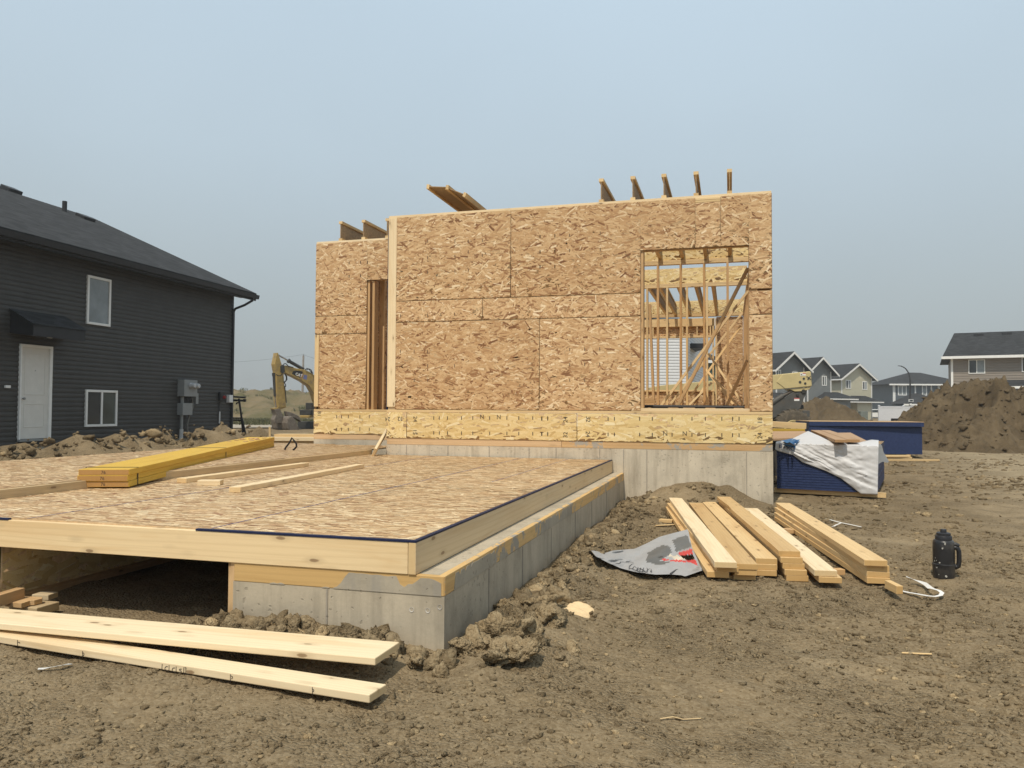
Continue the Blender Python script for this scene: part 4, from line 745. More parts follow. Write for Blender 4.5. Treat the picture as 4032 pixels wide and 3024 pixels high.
mb = MB(); mb.prism(fl, n1*.003); mb.build('hanging_flap', m_plain('wrap_in_shade', (.30, .31, .32), .7), TP); TP.children[0].location = (0, 0, 0)  # flap in darker grey than the wrap, its shade put into the colour
mb = MB(); mb.prism([tp(x, y, .03) for x, y in ((128, 290), (355, 336), (357, 360), (290, 348), (200, 318))], -n1*.001); mb.prism([tp(x, y, .03) for x, y in ((185, 266), (318, 240), (330, 246), (282, 285), (250, 300))], -n1*.001); mb.prism([tp(x, y, .03) for x, y in ((282, 285), (335, 246), (372, 258), (412, 254), (385, 285), (345, 322), (300, 300))], -n1*.001); mb.build('logo_print', TBLUE, TP)
a = tp(143, 352, .038); b = tp(345, 398, .038); t_ = text('printed_letters', 'B PRO', .075, a, b-a, Zv, TNAVY, TP, .0005, .001); 
for ch in TP.children: ch.location = (0, 0, 0)
BR = m_wood('brown_weathered_board', (.46, .31, .19), (.36, .23, .13), knots=.02)
for (x0, y0, x1, y1), lab in (((848, 303, 545, 150), 'left brown board lying on the white wrapped stack'), ((1002, 300, 665, 150), 'right brown board lying on the white wrapped stack')):
    a = gp('K', x0, y0-28, f0+Vector((0, 0, HS+.075-f0.z)), Zv); a = gz('K', x0, y0-32, HS+.085); b = gz('K', x1, y1, HS+.115); s = (b-a); s = Vector((s.y, -s.x, 0)).normalized()
    tag(board('brown_board', a+s*.075-n1*.06, b+s*.075, .15, .038, s, BR), lab, 'board', 'brown boards on the wrapped stack')
tag(MB().prism([gz('K', 1000, 292, HS+.045), gz('K', 1255, 276, HS+.045), gz('K', 1040, 168, HS+.075), gz('K', 868, 170, HS+.075)], -Zv*.012).build('loose_sheet', BR), 'loose brown sheet under the boards on the white wrapped stack', 'sheet')
# ---- the longer navy stack behind it
g0 = gz('D', 457, 1120, .0); g1 = gz('D', 1395, 1131, .0); g0 = g1+(g0-g1).normalized()*2.62; e2 = (g1-g0).normalized(); n2 = Vector((-e2.y, e2.x, 0)); n2 = n2.normalized()
NS = thing('panel_stack', (g0+g1)/2, 'long smooth navy edged stack of sheathing panels standing before the big dirt pile', 'panel stack')
MB().obox(g0+Zv*.08, e2*2.62, n2*1.25, Zv*.66).build('panel_pack', NAVY, NS, bevel=.006)
q0 = g0-n2*.015+e2*.0+Zv*.745; q1 = g1-n2*.11+Zv*.745
MB().prism([q0, q1, q1+n2*1.3, q0+n2*1.3], Zv*.105).build('top_pack', NAVY, NS, bevel=.004)
MB().prism([q0+Zv*.107, q1+Zv*.107, q1+n2*1.3+Zv*.107, q0+n2*1.3+Zv*.107], Zv*.012).build('top_sheet', OSB_B, NS)
for q in (.3, 1.3, 2.3): board('bearer', g0+e2*q-n2*.03+Zv*.04, g0+e2*q+n2*1.3+Zv*.04, .089, .078, e2, SPRUCE, NS)
for k, ((xa, ya), (xb, yb)) in enumerate((((1090, 1112), (1288, 1112)), ((1090, 1126), (1306, 1128)), ((1100, 1146), (1527, 1147)))):
    a = gz('D', xa-240, ya+2, .02+.045*(2-k)); b = gz('D', xb, yb+2, .02+.045*(2-k)); d_ = (b-a).normalized(); tag(board('stud', a, b, .06, .04, (-d_.y, d_.x, 0), PALE), ('upper', 'middle', 'lowest and longest')[k]+' pale stud lying on the ground before the long navy stack', 'stud', 'studs before the navy stack')
# ---- framing lumber between the house wall and the navy stack
tag(board('joist_pack', gp('I', -500, 1330, (1.3, 15.5, 0), UY), gp('I', 634, 1392, (1.3, 15.5, 0), UY), .11, .3, UZ, PALE), 'pale pack of rim lumber leaning behind the house corner left of the navy stack', 'lumber pack')
tag(board('yellow_beam', gp('I', -500, 1440, (1.3, 15.0, 0), UY), gp('I', 617, 1455, (1.3, 15.0, 0), UY), .05, .25, UZ, LVL), 'yellow beam lying below the pale pack behind the house corner', 'beam')
tag(MB().prism([gp('I', -400, 1470, (1.3, 14.6, 0), UY), gp('I', 640, 1465, (1.3, 14.6, 0), UY), gp('I', 560, 1560, (1.3, 13.6, 0), UY), gp('I', -400, 1600, (1.3, 13.6, 0), UY)], (0, 0, -.03)).build('plywood_sheet', BR), 'brown plywood sheet lying under the yellow beam behind the house corner', 'sheet')
tag(MB().obox((.62, 13.7, -.05), (.9, 0, 0), (0, 1.6, 0), (0, 0, .62)).build('crate_base', m_plain('dark_wrapped_base', (.06, .055, .05), .8)), 'dark wrapped load under the brown plywood sheet by the house wall', 'load')
# ---- for sale sign just showing over the navy stack
sg = gd('D', 1226, 835, 30); FSg = thing('sale_sign', (sg.x, sg.y, 0), 'black for sale sign whose top edge shows over the long navy stack', 'sign'); ww = 166/2.0444*30/F/2
MB().obox(sg-rh*ww-Zv*.22, rh*2*ww, bk*.02, Zv*(.22+22/2.0444*30/F)).build('sign_board', BLACK, FSg)
text('sign_letters', 'FOR SALE', .115, sg-rh*.62*ww-bk*.004-Zv*.068, rh, Zv, WHITE, FSg, .001, .002)
for s in (-1, 1): MB().tube([sg+rh*s*ww*.8-Zv*.2+bk*.03, Vector(((sg+rh*s*ww*.8).x, (sg+rh*s*ww*.8).y, -.1))+bk*.03], .02, 8).build('sign_post', BLACK, FSg)
# ================================================================ charcoal house on the left
hd_ = Vector((-.0339, .9994, 0)).normalized(); hn = Vector((hd_.y, -hd_.x, 0)); ho = Vector((-15.729, 13.706, 0))
def LH(s, z, k=0): return ho+hd_*s+hn*k+Zv*z
def siding(o, e, n, s0, s1, z0, z1, c, dep, m, name='siding', parent=None):
    """lapped boards: every course leans out to a lip"""
    mb = MB(); z = z0; fn = lambda q, zz: q(zz) if callable(q) else q
    while z < z1-.01:
        t = min(z+c, z1); A = o+e*fn(s0, z); B = o+e*fn(s1, z); C_ = o+e*fn(s1, t); D_ = o+e*fn(s0, t); A, B, C_, D_ = [Vector((p.x, p.y, 0)) for p in (A, B, C_, D_)]
        v = [A+Zv*z, B+Zv*z, B+n*dep+Zv*z, A+n*dep+Zv*z, A+n*dep*1.0+Zv*(z+c*.42), B+n*dep+Zv*(z+c*.42), C_+Zv*(t-.004)+n*.002, D_+Zv*(t-.004)+n*.002]
        if t-z > c*.5: mb.add(v, [(0, 1, 2, 3), (3, 2, 5, 4), (4, 5, 6, 7)])
        z = t
    return mb.build(name, m, parent)
CH = thing('neighbour_house', LH(0, 0), 'finished charcoal sided house with black shingle roof on the left', 'house')
siding(ho, hd_, hn, -9, 8.79, .2, 5.0, .1145, .02, DSID, 'siding', CH)
MB().prism([LH(-9, .2, 0), LH(-9, .2, -12.4), LH(-9, 5, -12.4), LH(-9, 7.5, -6.2), LH(-9, 5, 0)], hd_*17.78).build('walls', DSID, CH)
MB().obox(LH(-9, -.5, -.04), hd_*17.76, -hn*12.3, Zv*.71).build('foundation', CONCD, CH)
MB().prism([LH(-9.4, 4.90, .5), LH(-9.4, 5.0, .52), LH(-9.4, 7.97, -6.2), LH(-9.4, 5.0, -12.9), LH(-9.4, 4.9, -12.9), LH(-9.4, 7.75, -6.2)], hd_*18.75).build('roof', SHIN, CH)
MB().obox(LH(-9.3, 4.84, .0), hd_*18.5, hn*.49, Zv*.05).build('soffit', DTRIM, CH)
MB().obox(LH(-9.3, 4.74, .49), hd_*18.6, hn*.03, Zv*.20).build('fascia', DTRIM, CH)
MB().prism([LH(-9.4, 4.93, .52), LH(-9.4, 4.80, .54), LH(-9.4, 4.80, .61), LH(-9.4, 4.93, .64)], hd_*18.75).build('gutter', DTRIM, CH)
MB().prism([LH(9.3, 4.74, .5), LH(9.3, 4.93, .52), LH(9.3, 7.72, -6.2), LH(9.3, 7.5, -6.2)], hd_*.04).build('rake_board', DTRIM, CH)
MB().tube([LH(9.05, 4.80, .56), LH(9.05, 4.72, .55), LH(8.9, 4.55, .35), LH(8.76, 4.42, .10), LH(8.74, 4.34, .06)], .04, 10).build('downspout', DTRIM, CH, True); MB().obox(LH(8.70, .15, .012), hd_*.08, hn*.06, Zv*4.25).build('downspout', DTRIM, CH)
MB().obox(LH(8.66, .2, -.02), hd_*.14, hn*.036, Zv*4.7).build('corner_trim', DTRIM, CH)
rn = (hn*.442+Zv).normalized(); rp0 = LH(0, 5.0, .52)
for a, b, w in (((40, 112), (132, 152), .45), ((450, 264), (527, 302), .45)):
    c = gp('A', (a[0]+b[0])/2, (a[1]+b[1])/2+20, rp0, rn); MB().obox(c-hd_*.25-rn*.06, hd_*.5, rn.cross(hd_)*.42, rn*.16).build('roof_vent', DTRIM, CH, bevel=.02)
c = gp('A', 351, 252, rp0, rn); MB().tube([c-Zv*.1, c+Zv*.34], .075, 14).build('vent_pipe', DTRIM, CH, True)
def hwin(name, s0, s1, z0, z1, lites, ph=CH, glass=(GLASS,), fw_=.06):
    fr_ = MB(); X = [s0, s1]
    for a, b, c, d in ((s0, s1, z0, z0+fw_), (s0, s1, z1-fw_, z1), (s0, s0+fw_, z0+fw_, z1-fw_), (s1-fw_, s1, z0+fw_, z1-fw_)): fr_.obox(LH(a, c, .005), hd_*(b-a), hn*.055, Zv*(d-c))
    for k in range(1, lites): m_ = s0+(s1-s0)*k/lites; fr_.obox(LH(m_-.03, z0+fw_, .006), hd_*.06, hn*.05, Zv*(z1-z0-2*fw_))
    f_ = fr_.build(name, WHITE, ph, bevel=.004)
    for k in range(lites):
        a = s0+fw_+(s1-s0-2*fw_)*k/lites; b = s0+fw_+(s1-s0-2*fw_)*(k+1)/lites; MB().obox(LH(a+.005, z0+fw_, .0), hd_*(b-a-.01), hn*.032, Zv*(z1-z0-2*fw_)).build('pane', glass[k % len(glass)], f_)
    return f_
hwin('window', 2.38, 3.19, 3.225, 4.475, 1, glass=(BLIND,)); hwin('window', 2.41, 3.51, .60, 1.55, 2, glass=(GLASS, m_glass('dark_blind', (.05, .06, .055), .15)))
fr_ = MB()
for a, b, c, d in ((.42, .46, .31, 2.55), (1.25, 1.33, .31, 2.55), (.46, 1.25, 2.49, 2.55)): fr_.obox(LH(a, c, -.0), hd_*(b-a), hn*.07, Zv*(d-c))
fr_.build('door_frame', WHITE, CH, bevel=.004); dr = MB().obox(LH(.46, .36, -.02), hd_*.79, hn*.055, Zv*2.13).build('door', DOORW, CH)
pm = MB()
for z0, z1 in ((.62, 1.18), (1.38, 2.36)):
    for a, b, c, d in ((.56, 1.15, z0, z0+.025), (.56, 1.15, z1-.025, z1), (.56, .585, z0+.025, z1-.025), (1.125, 1.15, z0+.025, z1-.025)): pm.obox(LH(a, c, .034), hd_*(b-a), hn*.008, Zv*(d-c))
pm.build('door_panel', DOORW, dr, bevel=.003); MB().lathe(LH(.52, 1.29, .035), [(.012, 0), (.012, .04), (.03, .045), (.03, .07), (.01, .08)], 14, hn).build('handle', GALV, dr, True); MB().lathe(LH(.86, 1.95, .035), [(.012, 0), (.012, .006)], 12, hn).build('peephole', GALV, dr)
MB().obox(LH(.42, .30, -.0), hd_*.91, hn*.09, Zv*.05).build('door_sill', GALV, CH)
aw = MB().prism([LH(.16, 3.31, .01), LH(.16, 2.95, .66), LH(.16, 2.70, .66), LH(.16, 2.77, .01)], hd_*1.52).build('awning', DTRIM, CH); MB().prism([LH(.12, 3.335, .01), LH(.12, 2.972, .69), LH(.12, 2.955, .69), LH(.12, 3.315, .01)], hd_*1.6).build('awning_shingles', SHIN, CH); MB().lathe(LH(.95, 2.725, .33), [(.06, 0), (.06, .008)], 16).build('awning_lamp', WHITE, CH)
MB().obox(gp('A', 22, 1213, ho+hn*.03, hn), hd_*.13, hn*.05, Zv*.06).build('outlet_cover', WHITE, CH, bevel=.005)
# electric service
mb_ = MB().obox(LH(6.0, 1.44, .01), hd_*.62, hn*.24, Zv*.50).build('meter_box', GALV, CH, bevel=.008)
for s, z in ((6.30, 1.77), (6.50, 1.765)): MB().lathe(LH(s, z, .25), [(.085, 0), (.085, .03), (.075, .035), (.075, .12), (.06, .15), (.01, .155)], 20, hn).build('meter', m_plain('meter_glass', (.5, .51, .52), .25), mb_, True)
MB().obox(LH(6.72, 1.22, .01), hd_*.13, hn*.12, Zv*.33).build('small_box', GALV, CH, bevel=.005); MB().obox(LH(6.0, .88, .01), hd_*.46, hn*.2, Zv*.36).build('junction_box', GALV, CH, bevel=.008)
MB().tube([LH(6.10, .9, .10), LH(6.10, .45, .10)], .045, 12).build('conduit', GALV, CH, True); MB().tube([LH(6.10, .46, .10), LH(6.08, .0, .10)], .06, 12).build('conduit_sleeve', m_plain('pale_sleeve', (.48, .48, .46), .7), CH, True); MB().tube([LH(6.11, 1.2, .1), LH(6.11, 1.5, .1)], .05, 10).build('conduit', GALV, CH, True)
MB().tube([LH(6.55, 1.4, .1), LH(6.60, 1.15, .12), LH(6.45, .85, .10), LH(6.38, .6, .09), LH(6.40, .3, .09), LH(6.42, .0, .09)], .03, 10).build('cable', m_plain('grey_cable', (.17, .165, .15), .7), CH, True)
m = MB()
for k in range(5): m.tube([LH(6.2+.07*k, 1.44, .12), LH(6.24+.06*k, 1.33-.03*(k % 2), .16), LH(6.5, 1.22, .12)], .014, 6)
m.build('loose_wires', BLACK, CH, True)
MB().obox(LH(8.02, 1.35, .01), hd_*.26, hn*.09, Zv*.26).build('gas_bracket', DTRIM, CH); MB().lathe(LH(8.2, 1.45, .09), [(.05, 0), (.06, .03), (.03, .08)], 14, hn).build('gas_cap', m_plain('red_cap', (.32, .03, .03), .5), CH, True)
MB().obox(LH(8.47, 1.28, .012), hd_*.2, hn*.12, Zv*.25).build('white_box', WHITE, CH, bevel=.01); MB().tube([LH(8.05, 1.3, .04), LH(8.05, 1.0, .04), LH(8.05, .6, .05), LH(8.04, .15, .04)], .015, 8).build('cable', BLACK, CH, True); MB().tube([LH(8.05, .98, .06), LH(8.05, .6, .06)], .022, 8).build('white_tape', WHITE, CH, True)
tag(MB().obox(LH(-3, .0, .03), hd_*4.6, hn*1.25, Zv*.12).build('doorstep_slab', CONC, None, bevel=.01), 'pale concrete doorstep slab beside the charcoal house behind the dirt ridge', 'slab')
# black steel rack past the corner
rk0 = LH(9.1, 0, .2); RK = thing('steel_rack', rk0, 'black tubular steel rack standing beside the far corner of the charcoal house', 'rack')
rk = lambda x, y, o=0: gp('M', x, y, rk0+bk*o, bk)
for nm, pts, r in (('leg', [(1712, 600), (1770, 1010), (1802, 1398)], .034), ('leg', [(1775, 1000), (1862, 1394)], .034), ('top_rail', [(1450, 552), (1846, 580)], .03), ('top_rail', [(1450, 628), (1852, 642)], .036), ('middle_rail', [(1450, 982), (1760, 988)], .025), ('middle_rail', [(1450, 1018), (1792, 1030)], .03), ('foot_bar', [(1560, 1385), (1890, 1392)], .03), ('hook', [(1700, 680), (1668, 690), (1662, 715)], .025), ('end_cap', [(1800, 635), (1850, 640)], .05)): MB().tube([rk(*p) for p in pts], r, 10).build(nm, BLACK, RK, True)
# ================================================================ excavator
YEL = m_plain('machine_yellow', (.38, .262, .085), .5, .18, 5, .08, .35, 0, (.22, .16, .085)); STEEL = m_plain('worn_steel', (.17, .145, .12), .7, .25, 8, .2, .3, 0, (.12, .095, .07)); MDARK = m_plain('machine_dark', (.05, .05, .048), .5, .2); CHROME = m_plain('cylinder_rod', (.45, .44, .43), .25, .05, 5, 0, .5, .8)
ep = gd('L', 860, 1200, 38); ep.z = 0; ee = (rh*.69+bk*.72).normalized(); en = Vector((-ee.y, ee.x, 0))
EX = thing('excavator', ep, 'yellow tracked excavator with lowered bucket parked behind the house', 'excavator')
def ex(x, y, o=0): return gp('L', x, y, ep+en*o, en)
def exp(name, pts, t, m, o=0, bev=.02): return MB().prism([ex(x, y, o) for x, y in pts], en*t).build(name, m, EX, bevel=bev)
st = exp('stick', [(808, 186), (812, 150), (832, 152), (888, 335), (912, 440), (945, 900), (955, 975), (835, 990), (815, 880), (800, 440), (778, 322)], .36, YEL)
bo = exp('boom', [(900, 345), (960, 343), (1100, 385), (1240, 408), (1330, 452), (1385, 492), (1500, 620), (1570, 800), (1600, 1010), (1480, 1010), (1400, 870), (1366, 755), (1310, 655), (1200, 580), (1060, 508), (940, 460), (903, 440)], .40, YEL, -.02)
exp('joint_plate', [(870, 350), (905, 330), (930, 345), (935, 440), (905, 465), (872, 440)], .46, MDARK, -.05)
dc = MB().prism([ex(x, y, -.024) for x, y in ((1038, 470), (1055, 432), (1090, 420), (1160, 424), (1205, 440), (1195, 470), (1162, 530), (1110, 508))], en*.003).build('decal', BLACK, bo)
q0 = ex(1090, 488, -.027); q1 = ex(1165, 514, -.027); text('decal_letters', 'CAT', .2, q0, q1-q0, Zv, WHITE, bo, .001, .006)
MB().prism([ex(x, y, -.027) for x, y in ((1170, 527), (1198, 470), (1202, 478), (1180, 530))], en*.003).build('decal_stripe', m_plain('decal_red', (.6, .12, .04), .5), bo); MB().prism([ex(x, y, -.027) for x, y in ((1112, 500), (1128, 480), (1146, 512))], en*.002).build('decal_wedge', m_plain('decal_gold', (.7, .42, .06), .5), bo); MB().prism([ex(x, y, -.024) for x, y in ((1222, 482), (1272, 492), (1262, 562), (1210, 545))], en*.003).build('blue_sticker', m_plain('sticker_blue', (.16, .18, .36), .5), bo)
for ch in list(bo.children): ch.location = (0, 0, 0)
MB().tube([ex(832, 182, .18), ex(990, 272, .18)], .045, 12).build('cylinder_rod', CHROME, EX, True); MB().tube([ex(982, 268, .18), ex(1000, 280, .18), ex(1005, 283, .18), ex(1215, 402, .18)], [.115, .115, .085, .085], 14).build('cylinder', MDARK, EX, True)
cy = lambda x, y: ex(x, y, .18)
MB().tube([cy(766, 455), cy(769, 500), cy(770, 505), cy(788, 812)], [.10, .10, .085, .085], 14).build('cylinder', MDARK, EX, True); MB().tube([cy(787, 810), cy(802, 985)], .05, 12).build('cylinder_rod', CHROME, EX, True)
exp('linkage', [(750, 992), (835, 982), (945, 945), (958, 975), (880, 1010), (760, 1015)], .3, YEL, .03); exp('coupler', [(775, 1010), (860, 1000), (905, 1110), (890, 1220), (780, 1220), (770, 1165), (800, 1100)], .36, STEEL, .0)
MB().prism([ex(x, y, -.45) for x, y in ((1000, 1115), (1052, 1112), (1110, 1190), (1172, 1345), (1005, 1345), (975, 1310), (960, 1220), (975, 1150))], en*1.55).build('bucket', STEEL, EX, bevel=.06)
exp('thumb', [(962, 1038), (1035, 1058), (1120, 1095), (1165, 1130), (1183, 1205), (1150, 1172), (1062, 1130), (975, 1110)], .3, STEEL, -.1)
for k in range(5): MB().obox(ex(1150, 1342, -.4+.29*k), ee*.16, en*.1, Zv*.05).build('bucket_tooth', STEEL, EX)
m = MB()
for P in ([(905, 350), (920, 318), (945, 315), (965, 330), (985, 355), (1060, 372)], [(930, 470), (955, 520), (950, 570), (915, 600)], [(935, 465), (962, 510), (965, 560), (925, 605)], [(925, 605), (945, 640), (945, 665), (932, 660)], [(930, 650), (945, 800), (955, 910)], [(1240, 408), (1265, 385), (1300, 400), (1345, 460)], [(1260, 410), (1300, 395), (1330, 410), (1360, 470)], [(800, 480), (830, 500), (870, 500), (890, 470)]): MB().tube([ex(x, y, -.05) for x, y in P], .022, 7).build('hydraulic_hose', BLACK, EX, True)
c0 = ep+ee*5.2
MB().obox(c0-ee*1.9-en*1.3+Zv*1.0, ee*4.0, en*2.6, Zv*1.0).build('upper_body', YEL, EX, bevel=.08)
cb = MB().obox(c0-ee*1.8+en*.35+Zv*1.2, ee*1.6, en*.95, Zv*1.75).build('cab', MDARK, EX, bevel=.08); MB().obox(c0-ee*1.82+en*.45+Zv*1.9, ee*.02, en*.75, Zv*.9).build('cab_window', GLASS, cb).location = (0, 0, 0)
for sd_ in (-1.15, .75):
    tr = MB(); P = []
    for k in range(24):
        a = 2*math.pi*k/24; P.append(c0+ee*((1.55 if math.cos(a) > 0 else -1.55)+.42*math.cos(a))+Zv*(.45+.42*math.sin(a))+en*sd_)
    t = tr.prism(P, en*.5).build('track', MDARK, EX); gr = MB()
    for k in range(28): gr.obox(c0+ee*(-1.75+.125*k)+en*(sd_-.01)+Zv*.86, ee*.05, en*.52, Zv*.035)
    gr.build('track_shoe', STEEL, EX)
fe = lambda x, y, dd: gp('L', x, y, ep+bk*dd, bk)
for nm, (x0, y0, x1, y1), mm in (('front_guard', (1245, 910, 1345, 1012), MDARK), ('front_guard', (1155, 1016, 1345, 1096), MDARK), ('yellow_step', (1160, 1100, 1330, 1136), YEL), ('undercarriage', (1125, 1195, 1420, 1345), MDARK)):
    a = fe(x0, y1, 2.2); b = fe(x1, y0, 2.2); MB().obox(a, rh*(b-a).dot(rh), bk*.6, Zv*(b.z-a.z)).build(nm, mm, EX, bevel=.02)
# survey stake, lumber heap and a band behind the deck
a = gd('L', 703, 1438, 21); b = gd('L', 701, 1275, 21); tag(board('survey_stake', a, b, .05, .02, rh, PALE), 'thin wooden survey stake standing before the excavator bucket', 'stake')
bd = gd('L', 1100, 1500, 21.5)
for k, (x0, y, th_, w_, dz) in enumerate(((812, 1418, .13, .5, 0), (680, 1456, .10, .35, -.3), (540, 1468, .03, .2, -.35), (770, 1496, .10, .4, -.2), (770, 1537, .12, .5, 0))):
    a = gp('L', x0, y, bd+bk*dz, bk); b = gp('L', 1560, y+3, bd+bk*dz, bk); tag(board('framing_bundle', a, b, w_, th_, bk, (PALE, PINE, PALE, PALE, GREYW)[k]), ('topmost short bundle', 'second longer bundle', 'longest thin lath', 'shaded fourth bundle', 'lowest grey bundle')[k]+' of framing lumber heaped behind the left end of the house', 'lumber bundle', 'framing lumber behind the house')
ba = gz('L', 990, 1622, .575); m = MB(); m.tube([gp('L', x, y, ba, bk) for x, y in ((930, 1622), (945, 1590), (1000, 1520), (1040, 1443), (1075, 1490), (1105, 1530), (1110, 1575), (1085, 1605), (1055, 1628))], .012, 8); tag(m.build('steel_band', BLACK, None, True), 'bent black steel band standing on the far end of the deck', 'band')
# ================================================================ telehandler
TAN = m_plain('machine_tan', (.56, .46, .235), .45, .06, 4, .05); TGR = m_plain('machine_grey', (.085, .085, .08), .55, .15, 5, .08, .3, 0, (.12, .10, .08)); RUB = m_plain('dusty_rubber', (.10, .085, .065), .85, .2, 9, .3, .2, 0, (.17, .14, .10))
tb = gd('I', 425, 1440, 24.5); tb.z = 0; TH = thing('telehandler', tb, 'telescopic handler with long tan boom and dusty tyre showing past the house corner', 'telehandler')
te = lambda x, y, o=0: gp('I', x, y, tb+bk*o, bk)
def tpz(name, P, t, m, o=0, par=None, bev=.015):
    ob = MB().prism([te(x, y, o) for x, y in P], bk*t).build(name, m, par or TH, bevel=bev)
    if par: ob.location = (0, 0, 0) if par.parent else ob.location
    return ob
bm_ = tpz('boom', [(-1620, 830), (-1500, 806), (155, 650), (690, 597), (712, 604), (728, 805), (715, 822), (155, 865), (-1620, 1010)], .55, TAN, .1); tpz('boom_tip', [(395, 855), (715, 825), (690, 862), (590, 888), (480, 892)], .5, TAN, .12)
tpz('boom_plate', [(305, 640), (690, 604), (705, 612), (719, 800), (706, 812), (340, 848), (212, 752)], .02, TAN, .082, bm_)
for x, y, r in ((608, 704, 17), (680, 696, 17), (553, 754, 19), (628, 773, 17), (655, 677, 9), (700, 672, 8), (706, 713, 9), (668, 715, 9)): o = MB().lathe(te(x, y, .08), [(r/3.6867*24.5/F, 0), (r/3.6867*24.5/F, .01)], 16, -bk).build('boom_hole' if r > 12 else 'bolt', MDARK if r > 10 else TGR, bm_); o.location = (0, 0, 0)
def sticker(x0, y0, x1, y1, o, par):
    for nm, P, mm in (('warning_sticker', [(x0, y0), (x1, y0), (x1, y1), (x0, y1)], WHITE), ('sticker_band', [(x0, y0), (x1, y0), (x1, y0+(y1-y0)*.28), (x0, y0+(y1-y0)*.28)], m_plain('sticker_red', (.5, .05, .04), .5))):
        ob = MB().prism([te(x, y, o-(.002 if nm[0] == 's' else 0)) for x, y in P], bk*.003).build(nm, mm, par); ob.location = (0, 0, 0)
sticker(595, 620, 636, 660, .077, bm_); ob = MB().prism([te(x, y, .077) for x, y in ((556, 622), (592, 622), (592, 662), (556, 662))], bk*.003).build('pictogram_sticker', WHITE, bm_); ob.location = (0, 0, 0); ob = MB().prism([te(x, y, .074) for x, y in ((562, 630), (575, 640), (588, 628), (580, 645), (584, 658), (572, 650), (562, 656), (568, 644))], bk*.002).build('pictogram', INK, bm_); ob.location = (0, 0, 0)
ar = tpz('frame_arm', [(440, 905), (520, 858), (600, 838), (655, 862), (640, 945), (622, 965), (580, 1080), (560, 1140), (400, 1220), (100, 1290), (100, 1130)], .35, TGR, .15); sticker(468, 985, 545, 1028, .14, ar)
for x, y, r in ((600, 888, 36), (515, 942, 22)): MB().lathe(te(x, y, .15), [(r/3.6867*24.5/F, 0), (r/3.6867*24.5/F*.8, .04)], 20, -bk).build('pivot_pin', MDARK, TH, True)
MB().tube([te(120, 1075, .2), te(300, 955, .2), te(303, 953, .2), te(440, 880, .2)], [.09, .09, .05, .05], 12).build('cylinder', TGR, TH, True)
MB().prism([te(x, y, .3) for x, y in ((560, 1075), (605, 1085), (610, 1140), (560, 1150))], bk*.2).build('head_lamp', MDARK, TH, bevel=.01); tpz('bumper_box', [(590, 1165), (697, 1168), (697, 1300), (600, 1300)], .5, TGR, .1)
for xc in (425, -1450):
    c = te(xc, 1440, .25); ty = MB().lathe(c+bk*.24, [(.30, -.47), (.52, -.50), (.60, -.46), (.625, -.38), (.625, -.1), (.60, -.02), (.52, .02), (.30, .0)], 40, bk).build('wheel' if xc < 0 else 'tyre', RUB, TH, True)
    lg = MB()
    for k in range(22):
        a = 2*math.pi*k/22
        for sgn in (0, 1):
            aa = a+sgn*math.pi/22; R_ = lambda t, r, o: c+rh*math.cos(t)*r+Zv*math.sin(t)*r+bk*(o-.23)
            if sgn == 0: lg.prism([R_(aa-.05, .55, -.02), R_(aa+.03, .55, -.02), R_(aa+.06, .655, .02), R_(aa-.02, .655, .02)], bk*.24+(R_(aa+.16, .62, 0)-R_(aa, .62, 0)))
            else: lg.prism([R_(aa+.12, .60, .25), R_(aa+.20, .60, .25), R_(aa+.20, .655, .25), R_(aa+.12, .655, .25)], bk*.22-(R_(aa+.16, .62, 0)-R_(aa, .62, 0)))
    lg.build('tyre_lug', RUB, TH); MB().lathe(c-bk*.22, [(.31, 0), (.29, -.03), (.24, -.01), (.1, .03), (.1, -.05), (.02, -.06)], 28, bk).build('rim', TAN, TH, True)
tpz('chassis', [(-1650, 1180), (100, 1180), (330, 1260), (330, 1420), (-1650, 1420)], 1.6, TGR, .55); tpz('cab', [(-760, 1190), (-760, 880), (-700, 840), (-420, 850), (-360, 1190)], .9, MDARK, .9)
# ================================================================ dirt piles and hill
def pile(name, crest, k, D, half, m, lab, cat, seed, step=.12, rough=.22, kind=None, mats=None, flat=1.0):
    U = [((px(k, x, y)[0]-2016)/F*D, gd(k, x, y, D).z) for x, y in crest]; us = np.arange(U[0][0], U[-1][0], step); ws = np.arange(-half, half*1.2, step)
    cz = np.interp(us, [a for a, b in U], [b for a, b in U]); UU, WW = np.meshgrid(us, ws); CZ = np.broadcast_to(cz, UU.shape)
    n = fbm(UU*.9/flat, WW*.9/flat, 5, seed, .6); n2 = fbm(UU*3.2/flat, WW*3.2/flat, 4, seed+3, .62); t = np.abs(WW)/half; pr = np.clip(1-t**1.15, -.1, 1); z = (CZ+.25)*pr-.25+rough*n*2*np.clip(CZ, .3, 2)*np.clip(pr+.25, 0, 1)*(.15+np.minimum(t*3, 1))+rough*(n2*1.1+.55*np.abs(fbm(UU*7/flat, WW*7/flat, 3, seed+5, .6)))*np.clip(pr+.1, 0, 1)
    c = Vector(CAM)+Vector(fw)*D; P = np.stack([c.x+rh.x*UU+bk.x*WW, c.y+rh.y*UU+bk.y*WW, z], -1).reshape(-1, 3); nx_, ny_ = len(us), len(ws); i_ = (np.arange(ny_-1)[:, None]*nx_+np.arange(nx_-1)[None]).ravel()
    o = link(name, fastmesh(name, P, np.stack([i_, i_+1, i_+nx_+1, i_+nx_], -1)), m, smooth=True); return tag(o, lab, cat, None, kind), P
_, PB = pile('dirt_pile', [(1000, 1075), (1100, 1020), (1200, 950), (1290, 862), (1330, 812), (1430, 735), (1560, 655), (1620, 612), (1700, 585), (1780, 530), (1900, 524), (1960, 560), (2060, 598), (2212, 590), (2450, 560), (2800, 700), (3100, 900)], 'D', 24.2, 4.1, SOILD, 'big brown dirt pile on the right in front of the taupe house', 'dirt pile', 61, .06, .26)
